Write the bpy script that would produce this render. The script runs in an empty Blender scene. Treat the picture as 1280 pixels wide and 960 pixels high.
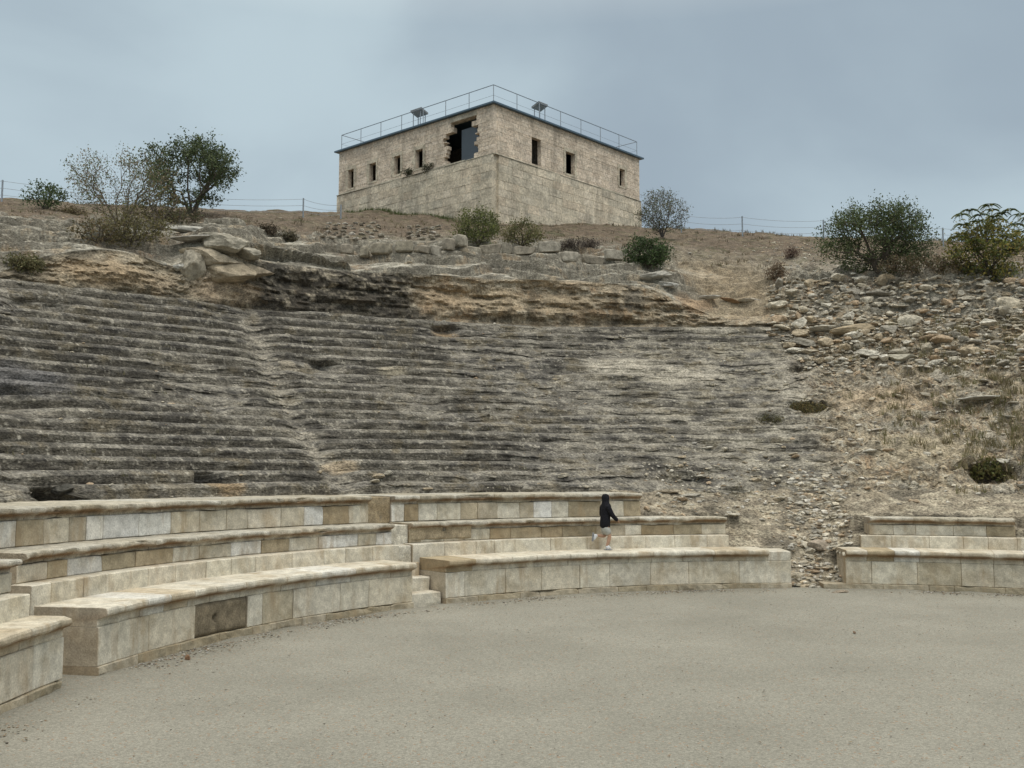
import bpy, math, random
import numpy as np
from mathutils import Vector
rad = math.radians
random.seed(7); RNG = np.random.default_rng(11)
S = bpy.context.scene
COL = S.collection

# ------------------------------------------------------------------ camera
HC, F, HORIZON = 2.7, 1244.0, 590.0
PITCH = math.atan((HORIZON-480)/F)
cam = bpy.data.cameras.new('camera'); cam.sensor_width = 36; cam.lens = F/1280*36
cam.clip_start = .1; cam.clip_end = 6000
co = bpy.data.objects.new('camera', cam); COL.objects.link(co)
co.location = (0, 0, HC); co.rotation_euler = (math.pi/2+PITCH, 0, 0); S.camera = co

# ------------------------------------------------------------------ sky and light (overcast)
SUN_EL, SUN_AZ = 62, 150
w = bpy.data.worlds.new('World'); S.world = w; w.use_nodes = True
nt = w.node_tree; nt.nodes.clear(); N = nt.nodes.new; L = nt.links.new
out = N('ShaderNodeOutputWorld'); bg = N('ShaderNodeBackground'); bg.inputs[1].default_value = 0.1
sky = N('ShaderNodeTexSky'); sky.sky_type = 'NISHITA'; sky.sun_disc = False
sky.sun_elevation = rad(SUN_EL); sky.sun_rotation = rad(SUN_AZ); sky.air_density = 1; sky.dust_density = 3
tc = N('ShaderNodeTexCoord'); mp = N('ShaderNodeMapping'); mp.inputs['Scale'].default_value = (1, 1, 1.5)
mp.inputs['Location'].default_value = (.55, .2, .35)
n1 = N('ShaderNodeTexNoise'); n1.inputs['Scale'].default_value = 1.9; n1.inputs['Detail'].default_value = 6; n1.inputs['Roughness'].default_value = .45
n1.inputs['Distortion'].default_value = .35
L(tc.outputs['Generated'], mp.inputs[0]); L(mp.outputs[0], n1.inputs[0])
cr = N('ShaderNodeValToRGB'); cr.color_ramp.interpolation = 'EASE'
cr.color_ramp.elements[0].position = .34; cr.color_ramp.elements[0].color = (3.25, 4.0, 4.62, 1)
cr.color_ramp.elements[1].position = .64; cr.color_ramp.elements[1].color = (4.85, 5.9, 6.4, 1)
L(n1.outputs[0], cr.inputs[0])
sx = N('ShaderNodeSeparateXYZ'); L(tc.outputs['Generated'], sx.inputs[0])
mr = N('ShaderNodeMapRange'); mr.inputs[1].default_value = .42; mr.inputs[2].default_value = 1.0
mr.inputs[3].default_value = 0.0; mr.inputs[4].default_value = 1.0; L(sx.outputs[2], mr.inputs[0])
vm = N('ShaderNodeMix'); vm.data_type = 'RGBA'; L(mr.outputs[0], vm.inputs[0]); L(cr.outputs[0], vm.inputs[6]); vm.inputs[7].default_value = (18, 17.3, 15.6, 1)
mx = N('ShaderNodeMix'); mx.data_type = 'RGBA'; mx.inputs[0].default_value = .93
L(sky.outputs[0], mx.inputs[6]); L(vm.outputs[2], mx.inputs[7])
L(mx.outputs[2], bg.inputs[0]); L(bg.outputs[0], out.inputs[0])
sl = bpy.data.lights.new('sun', 'SUN'); sl.energy = 1.0; sl.angle = rad(38); sl.color = (1, .96, .9)
so = bpy.data.objects.new('sun', sl); COL.objects.link(so)
_d = Vector((math.sin(rad(SUN_AZ))*math.cos(rad(SUN_EL)), math.cos(rad(SUN_AZ))*math.cos(rad(SUN_EL)), math.sin(rad(SUN_EL))))
so.rotation_euler = _d.to_track_quat('Z', 'Y').to_euler()
S.view_settings.view_transform = 'Standard'; S.view_settings.look = 'None'
S.view_settings.exposure = 0.12; S.view_settings.gamma = 1; S.view_settings.use_curve_mapping = False

# ------------------------------------------------------------------ helpers
def ray(px, py):
    x, y = (px-640)/F, (480-py)/F
    Y = math.cos(PITCH)-y*math.sin(PITCH); Z = math.sin(PITCH)+y*math.cos(PITCH)
    return np.array([x/Y, 1.0, Z/Y])
def at(px, py, D): return ray(px, py)*D+np.array([0, 0, HC])
def at_z(px, py, z):
    r = ray(px, py); return r*((z-HC)/r[2])+np.array([0, 0, HC])
CX, CY = 6.33, 11.40
def on_circle(px, R, py=560):
    r = ray(px, py); a = r[0]**2+1; b = -2*(r[0]*CX+CY); c = CX**2+CY**2-R*R
    t = (-b+math.sqrt(b*b-4*a*c))/(2*a); return t
def th_of(px, R, py=560):
    r = ray(px, py); t = on_circle(px, R, py); return math.atan2(r[1]*t-CY, r[0]*t-CX)
def project(P):
    x = P[..., 0]; y = P[..., 1]; z = P[..., 2]-HC
    zz = y*math.cos(PITCH)+z*math.sin(PITCH); yy = -y*math.sin(PITCH)+z*math.cos(PITCH)
    return 640+F*x/zz, 480-F*yy/zz, zz
def _hash(ix, iy, iz, seed):
    h = (ix*73856093) ^ (iy*19349663) ^ (iz*83492791) ^ (seed*2654435761)
    h = (h ^ (h >> 13))*1274126177 & 0x7fffffff
    h = (h ^ (h >> 16))*668265263 & 0x7fffffff
    return ((h ^ (h >> 15)) & 0xffff)/32767.5-1
def noise(P, scale=1.0, seed=0):
    P = np.asarray(P, float)*scale+1000.37
    i = np.floor(P).astype(np.int64); f = P-i; u = f*f*f*(f*(f*6-15)+10)
    r = 0
    for a in (0, 1):
        wx = u[..., 0] if a else 1-u[..., 0]
        for b in (0, 1):
            wy = u[..., 1] if b else 1-u[..., 1]
            for c in (0, 1):
                wz = u[..., 2] if c else 1-u[..., 2]
                r = r+wx*wy*wz*_hash(i[..., 0]+a, i[..., 1]+b, i[..., 2]+c, seed)
    return r
def fbm(P, scale=1.0, octv=4, seed=0, gain=.5):
    P = np.asarray(P, float); s = 0; a = 1; t = 0
    for k in range(octv):
        s = s+a*noise(P, scale*2.03**k, seed+k*17); t += a; a *= gain
    return s/t*1.6
def sstep(a, b, x):
    t = np.clip((x-a)/(b-a), 0, 1); return t*t*(3-2*t)

def tag(o, label=None, cat=None, group=None, kind=None):
    if label: o['label'] = label
    if cat: o['category'] = cat
    if group: o['group'] = group
    if kind: o['kind'] = kind
    return o
def empty(name, loc, label, cat, group=None, rz=0):
    o = bpy.data.objects.new(name, None); COL.objects.link(o); o.location = tuple(loc); o.rotation_euler = (0, 0, rz)
    o.empty_display_size = .2
    return tag(o, label, cat, group)
def mesh_obj(name, V, Fc, mat, parent=None, colors=None, smooth=False, origin=None):
    me = bpy.data.meshes.new(name)
    V = np.asarray(V, float)
    if origin is None and parent is not None: origin = parent_origin(parent)
    if origin is not None: V = V-np.asarray(origin)
    if isinstance(Fc, np.ndarray):
        n = len(Fc); k = Fc.shape[1]
        me.vertices.add(len(V)); me.vertices.foreach_set('co', V.astype(np.float32).ravel())
        me.loops.add(n*k); me.loops.foreach_set('vertex_index', Fc.astype(np.int32).ravel())
        me.polygons.add(n); me.polygons.foreach_set('loop_start', np.arange(0, n*k, k, dtype=np.int32))
        me.update(calc_edges=True)
    else:
        me.from_pydata([tuple(v) for v in V], [], Fc)
    if colors is not None:
        a = me.color_attributes.new('Col', 'FLOAT_COLOR', 'POINT')
        c = np.ones((len(V), 4), np.float32); c[:, :3] = colors; a.data.foreach_set('color', c.ravel())
    me.polygons.foreach_set('use_smooth', [smooth]*len(me.polygons))
    if mat: me.materials.append(mat)
    o = bpy.data.objects.new(name, me); COL.objects.link(o)
    if parent is not None: o.parent = parent
    elif origin is not None: o.location = tuple(origin)
    return o
def parent_origin(p):
    v = np.zeros(3)
    while p is not None: v = v+np.array(p.location); p = p.parent
    return v

class MB:
    def __init__(s): s.v = []; s.f = []; s.c = []; s.n = 0
    def add(s, V, Fc, col=(.5, .5, .5)):
        V = np.asarray(V, float); s.v.append(V)
        c = np.asarray(col, float); s.c.append(np.broadcast_to(c, V.shape) if c.ndim == 1 else c)
        for f in Fc: s.f.append(tuple(int(i)+s.n for i in f))
        s.n += len(V)
    def box(s, c, h, col=(.5, .5, .5), M=None):
        V = np.array([[x, y, z] for x in (-1, 1) for y in (-1, 1) for z in (-1, 1)], float)*np.asarray(h)
        if M is not None: V = V@np.asarray(M).T
        s.add(V+np.asarray(c), [(0, 1, 3, 2), (4, 6, 7, 5), (0, 4, 5, 1), (2, 3, 7, 6), (0, 2, 6, 4), (1, 5, 7, 3)], col)
    def tube(s, P, R, n=6, col=(.5, .5, .5)):
        P = [np.asarray(p, float) for p in P]; V = []; Fc = []
        for i, p in enumerate(P):
            d = P[min(i+1, len(P)-1)]-P[max(i-1, 0)]; d = d/(np.linalg.norm(d)+1e-9)
            a = np.cross(d, (0, 0, 1) if abs(d[2]) < .9 else (1, 0, 0)); a /= np.linalg.norm(a); b = np.cross(d, a)
            r = R[i] if hasattr(R, '__len__') else R
            for k in range(n):
                t = 2*math.pi*k/n; V.append(p+r*(math.cos(t)*a+math.sin(t)*b))
        for i in range(len(P)-1):
            for k in range(n):
                Fc.append((i*n+k, i*n+(k+1) % n, (i+1)*n+(k+1) % n, (i+1)*n+k))
        Fc.append(tuple(range(n))[::-1]); Fc.append(tuple(range((len(P)-1)*n, len(P)*n)))
        s.add(V, Fc, col)
    def build(s, name, mat, parent=None, smooth=False, origin=None):
        return mesh_obj(name, np.concatenate(s.v), s.f, mat, parent, np.concatenate(s.c), smooth, origin)

# ------------------------------------------------------------------ materials
def mat_attr(name, rough=.9, n_scale=9, n_lo=.7, n_hi=1.25, fine=60, fine_lo=.8, fine_hi=1.2, bump=.4, bump_d=.02,
             stain=None, stain_scale=1.5, stain_lo=.5, stain_hi=.65, streak=False, trans=0, spec=.2, aniso=None):
    """base colour = the object's own vertex colour broken up by procedural mottling"""
    m = bpy.data.materials.new(name); m.use_nodes = True; nt = m.node_tree; N = nt.nodes.new; L = nt.links.new
    b = nt.nodes['Principled BSDF']; b.inputs['Roughness'].default_value = rough; b.inputs['Specular IOR Level'].default_value = spec
    at_ = N('ShaderNodeAttribute'); at_.attribute_name = 'Col'
    tc = N('ShaderNodeTexCoord')
    def nz(sc, det=4, ro=.6):
        n = N('ShaderNodeTexNoise'); n.inputs['Scale'].default_value = sc; n.inputs['Detail'].default_value = det; n.inputs['Roughness'].default_value = ro
        if aniso:
            mp_ = N('ShaderNodeMapping'); mp_.inputs['Scale'].default_value = aniso; L(tc.outputs['Object'], mp_.inputs[0]); L(mp_.outputs[0], n.inputs[0])
        else: L(tc.outputs['Object'], n.inputs[0])
        return n
    def rng(src, lo, hi, a=.35, c=.65):
        r = N('ShaderNodeMapRange'); r.inputs[1].default_value = a; r.inputs[2].default_value = c
        r.inputs[3].default_value = lo; r.inputs[4].default_value = hi; L(src, r.inputs[0]); return r
    a = nz(n_scale); f = nz(fine, 3, .7)
    ra = rng(a.outputs[0], n_lo, n_hi); rf = rng(f.outputs[0], fine_lo, fine_hi)
    mu = N('ShaderNodeMath'); mu.operation = 'MULTIPLY'; L(ra.outputs[0], mu.inputs[0]); L(rf.outputs[0], mu.inputs[1])
    sc = N('ShaderNodeVectorMath'); sc.operation = 'SCALE'; L(at_.outputs['Color'], sc.inputs[0]); L(mu.outputs[0], sc.inputs['Scale'])
    col = sc.outputs[0]
    if stain:
        s_ = nz(stain_scale, 6, .65)
        if streak:
            mp = N('ShaderNodeMapping'); mp.inputs['Scale'].default_value = (1, 1, .22); L(tc.outputs['Object'], mp.inputs[0]); L(mp.outputs[0], s_.inputs[0])
        rs = rng(s_.outputs[0], 0, .8, stain_lo, stain_hi)
        mx = N('ShaderNodeMix'); mx.data_type = 'RGBA'; L(rs.outputs[0], mx.inputs[0]); L(col, mx.inputs[6]); mx.inputs[7].default_value = (*stain, 1)
        col = mx.outputs[2]
    L(col, b.inputs['Base Color'])
    if bump:
        bp = N('ShaderNodeBump'); bp.inputs['Strength'].default_value = bump; bp.inputs['Distance'].default_value = bump_d
        ad = N('ShaderNodeMath'); ad.operation = 'ADD'; L(a.outputs[0], ad.inputs[0]); L(f.outputs[0], ad.inputs[1]); L(ad.outputs[0], bp.inputs['Height'])
        L(bp.outputs[0], b.inputs['Normal'])
    if trans:
        tr = N('ShaderNodeBsdfTranslucent'); L(col, tr.inputs[0]); ms = N('ShaderNodeMixShader'); ms.inputs[0].default_value = trans
        o = nt.nodes['Material Output']; L(b.outputs[0], ms.inputs[1]); L(tr.outputs[0], ms.inputs[2]); L(ms.outputs[0], o.inputs[0])
    return m
def mat_plain(name, col, rough=.6, metal=0, spec=.3, var=.25, scale=20):
    m = bpy.data.materials.new(name); m.use_nodes = True; nt = m.node_tree; N = nt.nodes.new; L = nt.links.new
    b = nt.nodes['Principled BSDF']; b.inputs['Roughness'].default_value = rough; b.inputs['Metallic'].default_value = metal
    b.inputs['Specular IOR Level'].default_value = spec
    tc = N('ShaderNodeTexCoord'); n = N('ShaderNodeTexNoise'); n.inputs['Scale'].default_value = scale; L(tc.outputs['Object'], n.inputs[0])
    r = N('ShaderNodeValToRGB'); r.color_ramp.elements[0].position = .35; r.color_ramp.elements[1].position = .65
    r.color_ramp.elements[0].color = tuple(c*(1-var) for c in col)+(1,); r.color_ramp.elements[1].color = tuple(c*(1+var) for c in col)+(1,)
    L(n.outputs[0], r.inputs[0]); L(r.outputs[0], b.inputs['Base Color'])
    return m
M_ROCK = mat_attr('hillside_rock', n_scale=3.2, n_lo=.66, n_hi=1.32, fine=19, fine_lo=.42, fine_hi=1.6, bump=.9, bump_d=.04, aniso=(.8, .8, 1.7))
M_STONE = mat_attr('boulder_stone', n_scale=5, n_lo=.7, n_hi=1.25, fine=28, fine_lo=.75, fine_hi=1.2, bump=.7, bump_d=.03, stain=(.16, .145, .12), stain_scale=3.5, stain_lo=.56, stain_hi=.75)
M_MASON = mat_attr('limestone_masonry', n_scale=6, n_lo=.86, n_hi=1.22, fine=38, fine_lo=.82, fine_hi=1.14, bump=.45, bump_d=.015, stain=(.36, .27, .165), stain_scale=2.9, stain_lo=.52, stain_hi=.72, streak=True)
M_OLD = mat_attr('weathered_cornice_stone', n_scale=7, n_lo=.75, n_hi=1.2, fine=40, fine_lo=.72, fine_hi=1.2, bump=.6, bump_d=.03, stain=(.17, .15, .115), stain_scale=3.2, stain_lo=.56, stain_hi=.72)
M_WALL = mat_attr('fortress_masonry', n_scale=1.3, n_lo=.92, n_hi=1.38, fine=7, fine_lo=.72, fine_hi=1.22, bump=.8, bump_d=.07, stain=(.15, .13, .105), stain_scale=.8, stain_lo=.54, stain_hi=.76, streak=True)
M_LEAF = mat_attr('leaves', rough=.6, n_scale=1.2, n_lo=.95, n_hi=1.75, fine=20, fine_lo=.85, fine_hi=1.15, bump=0, trans=.3)
M_BARK = mat_attr('bark', rough=.95, n_scale=8, fine=40, bump=.3)
M_GRASS = mat_attr('dry_grass', rough=.8, n_scale=2, n_lo=.8, n_hi=1.2, bump=0, trans=.25)
M_METAL = mat_plain('galvanised_steel', (.30, .33, .36), .5, .6)
M_SLATE = mat_plain('roof_edge_blue_grey', (.07, .12, .17), .4, 0, .5)

# ------------------------------------------------------------------ ground (orchestra floor)
def build_ground():
    m = bpy.data.materials.new('gravel_floor'); m.use_nodes = True; nt = m.node_tree; N = nt.nodes.new; L = nt.links.new
    b = nt.nodes['Principled BSDF']; b.inputs['Roughness'].default_value = .95; b.inputs['Specular IOR Level'].default_value = .15
    tc = N('ShaderNodeTexCoord')
    def nz(sc, d=4, r=.6):
        n = N('ShaderNodeTexNoise'); n.inputs['Scale'].default_value = sc; n.inputs['Detail'].default_value = d; n.inputs['Roughness'].default_value = r
        L(tc.outputs['Object'], n.inputs[0]); return n
    big = nz(.35, 5); vo = N('ShaderNodeTexVoronoi'); vo.inputs['Scale'].default_value = 48; L(tc.outputs['Object'], vo.inputs[0])
    vo2 = N('ShaderNodeTexVoronoi'); vo2.inputs['Scale'].default_value = 125; L(tc.outputs['Object'], vo2.inputs[0])
    r = N('ShaderNodeValToRGB'); r.color_ramp.elements[0].position = .35; r.color_ramp.elements[0].color = (.248, .238, .198, 1)
    r.color_ramp.elements[1].position = .66; r.color_ramp.elements[1].color = (.303, .290, .243, 1); L(big.outputs[0], r.inputs[0])
    g = N('ShaderNodeSeparateColor'); L(vo.outputs['Color'], g.inputs[0]); g2 = N('ShaderNodeSeparateColor'); L(vo2.outputs['Color'], g2.inputs[0])
    def mr(src, lo, hi):
        q = N('ShaderNodeMapRange'); q.inputs[3].default_value = lo; q.inputs[4].default_value = hi; L(src, q.inputs[0]); return q.outputs[0]
    mu = N('ShaderNodeMath'); mu.operation = 'MULTIPLY'; L(mr(g.outputs[0], .82, 1.16), mu.inputs[0]); L(mr(g2.outputs[0], .80, 1.2), mu.inputs[1])
    sc = N('ShaderNodeVectorMath'); sc.operation = 'SCALE'; L(r.outputs[0], sc.inputs[0]); L(mu.outputs[0], sc.inputs['Scale'])
    hs = N('ShaderNodeMix'); hs.data_type = 'RGBA'; hs.blend_type = 'MIX'
    gt = N('ShaderNodeMath'); gt.operation = 'GREATER_THAN'; gt.inputs[1].default_value = .975; L(g.outputs[1], gt.inputs[0])
    L(gt.outputs[0], hs.inputs[0]); L(sc.outputs[0], hs.inputs[6]); hs.inputs[7].default_value = (.30, .21, .14, 1)
    L(hs.outputs[2], b.inputs['Base Color'])
    bp = N('ShaderNodeBump'); bp.inputs['Strength'].default_value = .35; bp.inputs['Distance'].default_value = .01; bp.invert = True
    ad = N('ShaderNodeMath'); ad.operation = 'ADD'; L(vo.outputs['Distance'], ad.inputs[0]); L(vo2.outputs['Distance'], ad.inputs[1]); L(ad.outputs[0], bp.inputs['Height']); L(bp.outputs[0], b.inputs['Normal'])
    xs = np.concatenate([[-4000, -1000, -200, -60], np.arange(-12, 24, .12), [60, 200, 1000, 4000]])
    ys = np.concatenate([[-4000, -1000, -100, -20], np.arange(-4, 26, .12), [60, 200, 1000, 4000]])
    X, Y = np.meshgrid(xs, ys, indexing='ij'); P = np.stack([X, Y, 0*X], -1)
    Z = .018*fbm(P, .5, 3, 3)+.006*noise(P, 2.5, 4)
    Z *= (np.abs(X-6) < 19)*(np.abs(Y-11) < 16)
    rr = np.hypot(X-CX, Y-CY); Z += .05*sstep(11.2, 12.0, rr)*sstep(30, 13, rr)*(.5+.5*noise(P, 1.2, 9))
    P[..., 2] = Z-.01
    ni, nj = X.shape; idx = np.arange(ni*nj).reshape(ni, nj)
    Q = np.stack([idx[:-1, :-1], idx[1:, :-1], idx[1:, 1:], idx[:-1, 1:]], -1).reshape(-1, 4)
    o = mesh_obj('ground', P.reshape(-1, 3), Q, m, smooth=True); tag(o, kind='structure')
build_ground()

# ------------------------------------------------------------------ theatre geometry
R0 = 12.0                      # face of the lowest bench
Z1, ZS, Z2, Z3 = .90, 1.18, 1.60, 2.17
RS, R2, R3 = R0+.95, R0+1.26, R0+2.02
RC, RT = 16.4, 28.5            # first and last rock-cut row
NR = 19
RISE = np.linspace(.27, .40, NR); RISE *= 6.35/RISE.sum()
ZROW = np.concatenate([[Z3+.02], Z3+.02+np.cumsum(RISE)])
RROW = np.linspace(RC, RT, NR+1)
ZT = ZROW[-1]
TH = dict(
    B0=th_of(121, R0, 848), B1=th_of(516, R0, 759), C0=th_of(557, R0, 754), C1=th_of(990, R0, 738), D0=th_of(1058, R0, 738),
    A1=th_of(78, R0, 866))
TH['C1s'] = th_of(960, R0, 690); TH['Cs1'] = th_of(911, RS, 672); TH['C2_1'] = th_of(907, R2, 645); TH['C3_1'] = th_of(801, R3, 618)
TH['C2_0'] = th_of(512, R2, 655); TH['C3_0'] = th_of(490, R3, 620); TH['Cs0'] = th_of(516, RS, 680)
TH['B2_0'] = th_of(22, R2, 700); TH['B2_1'] = th_of(490, R2, 655); TH['B3_1'] = th_of(461, R3, 625); TH['Bs0'] = th_of(40, RS, 740); TH['Bs1'] = th_of(499, RS, 685)
TH['D2_0'] = th_of(1086, R2, 640); TH['D2_1'] = th_of(1268, R2, 640); TH['Ds0'] = th_of(1076, RS, 667)
TEND = rad(10)                 # where the right block stops, well outside the frame
TBEG = rad(214)                # and the left one
# thin-plate surface for the hill above the cavea, from surveyed points
cp = []
def C_ring(px, py, R): cp.append(at(px, py, on_circle(px, R, py)))
RTT = RT+.35
for px, py in [(-330, 300), (-150, 315), (0, 340), (50, 322), (110, 312), (170, 316), (222, 335), (262, 296), (310, 322), (360, 330), (430, 338), (520, 342), (600, 347), (680, 350),
               (760, 354), (820, 362), (850, 378), (905, 398), (970, 400), (1020, 398), (1100, 396), (1280, 396), (1500, 390), (1800, 380)]: C_ring(px, py, RTT)
for px, py in [(-200, 280), (0, 292), (100, 290), (180, 292), (250, 282), (330, 305), (430, 318), (520, 324), (640, 328), (760, 334), (850, 352), (930, 372), (975, 352), (1050, 347), (1150, 346), (1280, 348), (1500, 345)]: C_ring(px, py, RT+3.6)
for px, py, D in [(-200, 262, 44), (0, 272, 42), (100, 272, 44), (200, 276, 46), (300, 286, 46), (430, 304, 46.5), (520, 306, 47), (600, 307, 47), (760, 318, 47), (850, 330, 47), (930, 348, 46), (1050, 345, 46), (1280, 342, 45), (1500, 335, 45),
                  (-200, 246, 58), (0, 249, 58), (110, 256, 58), (200, 262, 60), (300, 264, 62), (400, 267, 64), (430, 276, 58), (520, 284, 57), (620, 288, 58), (720, 294, 60), (800, 291, 66), (860, 287, 66), (930, 292, 64), (1000, 296, 62), (1150, 302, 60), (1280, 306, 58), (1500, 306, 58),
                  (350, 276, 54), (700, 300, 53), (860, 308, 54), (1000, 318, 53), (1200, 322, 52),
                  (424, 268, 72), (800, 286, 74), (617, 275, 80)]:
    cp.append(at(px, py, D))
for px, D, z in [(-200, 90, 17), (100, 95, 17), (400, 100, 17.5), (640, 105, 17), (900, 95, 15.5), (1280, 90, 13), (1500, 90, 12), (-200, 140, 8), (400, 150, 8), (900, 150, 7), (1400, 140, 5)]:
    p = at(px, 400, D); p[2] = z; cp.append(p)
cp += [np.array([-26, 12, 10.]), np.array([-40, 12, 14.]), np.array([-26, 0, 9.]), np.array([40, 12, 8.5]), np.array([50, 12, 10.]), np.array([44, 30, 10.5])]
cp = np.array(cp)
def _tps(r2): return r2*np.log(r2+1e-6)
_n = len(cp); _A = _tps(((cp[:, None, :2]-cp[None, :, :2])**2).sum(-1))+np.eye(_n)*.6; _Q = np.c_[np.ones(_n), cp[:, :2]]
_sol = np.linalg.solve(np.block([[_A, _Q], [_Q.T, np.zeros((3, 3))]]), np.r_[cp[:, 2], 0, 0, 0])
def hill_z(X, Y):
    sh = X.shape; x = X.ravel(); y = Y.ravel(); o = np.empty(len(x))
    for i in range(0, len(x), 40000):
        r2 = (x[i:i+40000, None]-cp[None, :, 0])**2+(y[i:i+40000, None]-cp[None, :, 1])**2
        o[i:i+40000] = _tps(r2)@_sol[:_n]+_sol[_n]+x[i:i+40000]*_sol[_n+1]+y[i:i+40000]*_sol[_n+2]
    return o.reshape(sh)

def stair_th(R):
    a, b = th_of(424, 17, 600), th_of(312, 27.5, 402); return a+(b-a)*np.clip((R-17)/10.5, -.1, 1.1)
def build_hill():
    th = np.concatenate([np.linspace(rad(-30), rad(40), 90, endpoint=False), np.linspace(rad(40), rad(62), 170, endpoint=False), np.linspace(rad(62), rad(172), 1500, endpoint=False),
                         np.linspace(rad(172), rad(215), 220)])
    # profile parameter: list of (kind, row, fraction)
    prof = []
    for k in range(56): prof.append((0, 0, k/56))
    for k in range(NR):
        for j in range(8): prof.append((1, k, j/8))       # riser
        for j in range(6): prof.append((2, k, j/6))       # tread
    for k in range(22): prof.append((3, 0, k/22))
    rr = [RTT]
    while rr[-1] < 230:
        r = rr[-1]; rr.append(r+(.075 if r < 34 else .12 if r < 42 else .2 if r < 58 else .2*(r/58)**4))
    nt_ = len(th); npf = len(prof)+len(rr)
    T = th[:, None]; P = np.zeros((nt_, npf, 3))
    ct, st = np.cos(T[:, 0]), np.sin(T[:, 0])
    # low frequency wobble of rows
    cthick = np.stack([ct*20, st*20, 0*ct], -1)
    def rowwob(k, s, seed): return fbm(cthick+np.array([0, 0, k*3.7]), s, 3, seed)
    # erosion mask by angle at row k
    xr = {}
    ero = np.zeros((nt_, NR+1)); 
    tR = th_of(900, 22, 500); tR2 = th_of(1000, 22, 500)
    for k in range(NR+1):
        q = cthick*(RROW[k]/20)
        n = fbm(np.stack([q[:, 0], q[:, 1], 0*ct+k*.8], -1), .28, 4, 31)
        e = sstep(.22, .7, n)*.75
        e = np.maximum(e, sstep(tR+.10, tR2, th)*(.10+.45*sstep(-.1, .5, n)))
        tst = stair_th(RROW[k]); e = np.maximum(e, (.62+.3*noise(cthick+k*2.1, .9, 33))*np.exp(-((th-tst)*RROW[k]/.40)**2))
        tm = th_of(690, 22, 500); e = np.maximum(e, sstep(tm+.22, tm-.05, th)*(.42+.55*sstep(-.3, .2, n)))
        ero[:, k] = e
    for i, (kd, k, f) in enumerate(prof):
        if kd == 0:
            r = (R0+.12)+(RC-R0-.12)*f+0*ct; z = 0*ct
            slope = (np.clip((r-R0-.25)/(RC-R0-.25), 0, 1)**.85)*(Z3+.02)
            a1 = ((th < TH['B0']-.004) & (th > TH['B1']+.004)) | ((th < TH['C0']-.004) & (th > TH['C1']+.004)) | ((th < TH['D0']-.004)) | (th > TH['A1']+.004)
            a2 = ((th < TH['B2_0']) & (th > TH['B2_1']+.004)) | ((th < TH['C2_0']-.004) & (th > TH['C2_1']+.004)) | ((th < TH['D2_0']-.004)) | (th > TH['A1'])
            a3 = (th > TH['B3_1']+.004) | ((th < TH['C3_0']-.004) & (th > TH['C3_1']+.004))
            e1 = np.where(th < (TH['C1']+TH['D0'])/2, sstep(TH['D0']+.045, TH['D0']-.002, th), sstep(TH['C1']-.045, TH['C1']+.002, th))
            e2 = np.where(th < (TH['C1']+TH['D0'])/2, sstep(TH['D2_0']+.07, TH['D2_0']-.004, th), sstep(TH['C2_1']-.12, TH['C2_1']+.004, th))
            stairs = ((th >= TH['C0']-.03) & (th <= TH['B1']+.05)) | ((th > TH['B0']-.02) & (th < TH['A1']+.02))
            rv = r[0]
            if rv < RS+.12: z = np.where(a1, Z1-.1, slope)
            elif rv < R3+.12: z = np.where(a2, ZS-.25 if rv < R2+.14 else Z2-.25, slope*(1-e1)+e1*(Z1-.02+np.maximum(0, slope-.75)))
            else: z = np.where(a3, Z3-.25, np.where(stairs, slope-.1, slope*(1-e2)+e2*(Z2+(Z3+.02-Z2)*(max(rv-R3, 0)/(RC-R3))**.8-.03)))
            z = np.where(stairs, np.minimum(z, slope-.35), z)
            amp = np.where(a3 if rv >= R3 else (a2 if rv >= RS else a1), .0, 1.0)*np.where(stairs, 0, 1)
            q = np.stack([CX+r*ct, CY+r*st, z], -1)
            z = z+amp*(.13*fbm(q, 1.3, 4, 5)+.05*np.abs(fbm(q, 4.5, 3, 6)))
            if rv > RC-.7: z = z+sstep(RC-.7, RC, rv)*(.05*fbm(q, 2.5, 3, 12))*np.where(amp > 0, 0, 1)
            z = np.maximum(z, -.08)
        elif kd in (1, 2):
            zb, zt_ = ZROW[k], ZROW[k+1]; rb, rn = RROW[k], RROW[k+1]
            wr = .06*rowwob(k, .25, 7)+.022*rowwob(k, 1.1, 8); wr2 = .06*rowwob(k+1, .25, 7)+.022*rowwob(k+1, 1.1, 8)
            wz = .03*rowwob(k, .3, 9); wz2 = .03*rowwob(k+1, .3, 9)
            if k == 0: wr = wr*0; wz = wz*0
            run = rn-rb
            if kd == 1:   # riser from (rb, zb+wz) to (rb+.05, zt+wz2)
                g = f; rs = rb+wr+.02*g+.14*max(0, (g-.76)/.24)**1.2; zs = (zb+wz)*(1-g)+(zt_+wz2-.015)*g-.015*math.sin(g*3.1)
                s = g*.45
            else:
                g = f; rs = (rb+wr+.16)*(1-g)+(rn+wr2)*g; zs = zt_+wz2+.02*g-.02*np.sin(g*3.1)
                s = .45+g*.55
            rl = rb+wr+(run+wr2-wr)*s; zl = (zb+wz)*(1-s)+(zt_+wz2)*s
            e = ero[:, k]*(1-s)+ero[:, k+1]*s
            r = rs*(1-e)+rl*e; z = zs*(1-e)+zl*e
        elif kd == 3:
            r = RT+.05+.30*f+0*ct; X = CX+r*ct; Y = CY+r*st
            if k == 0 and f == 0:
                zc = hill_z(CX+RTT*ct, CY+RTT*st)
                wk = .05*rowwob(NR, .3, 9)
            z = (ZT+wk)*(1-f)+zc*f
            # face leans and bulges
            hgt = np.clip(zc-ZT, 0, 3)
            r = r+.25*hgt*np.sin(f*math.pi)*.35*(rowwob(77, .35, 61))
        P[:, i, 0] = CX+r*ct; P[:, i, 1] = CY+r*st; P[:, i, 2] = z
    for j, r in enumerate(rr):
        i = len(prof)+j
        P[:, i, 0] = CX+r*ct; P[:, i, 1] = CY+r*st
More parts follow.
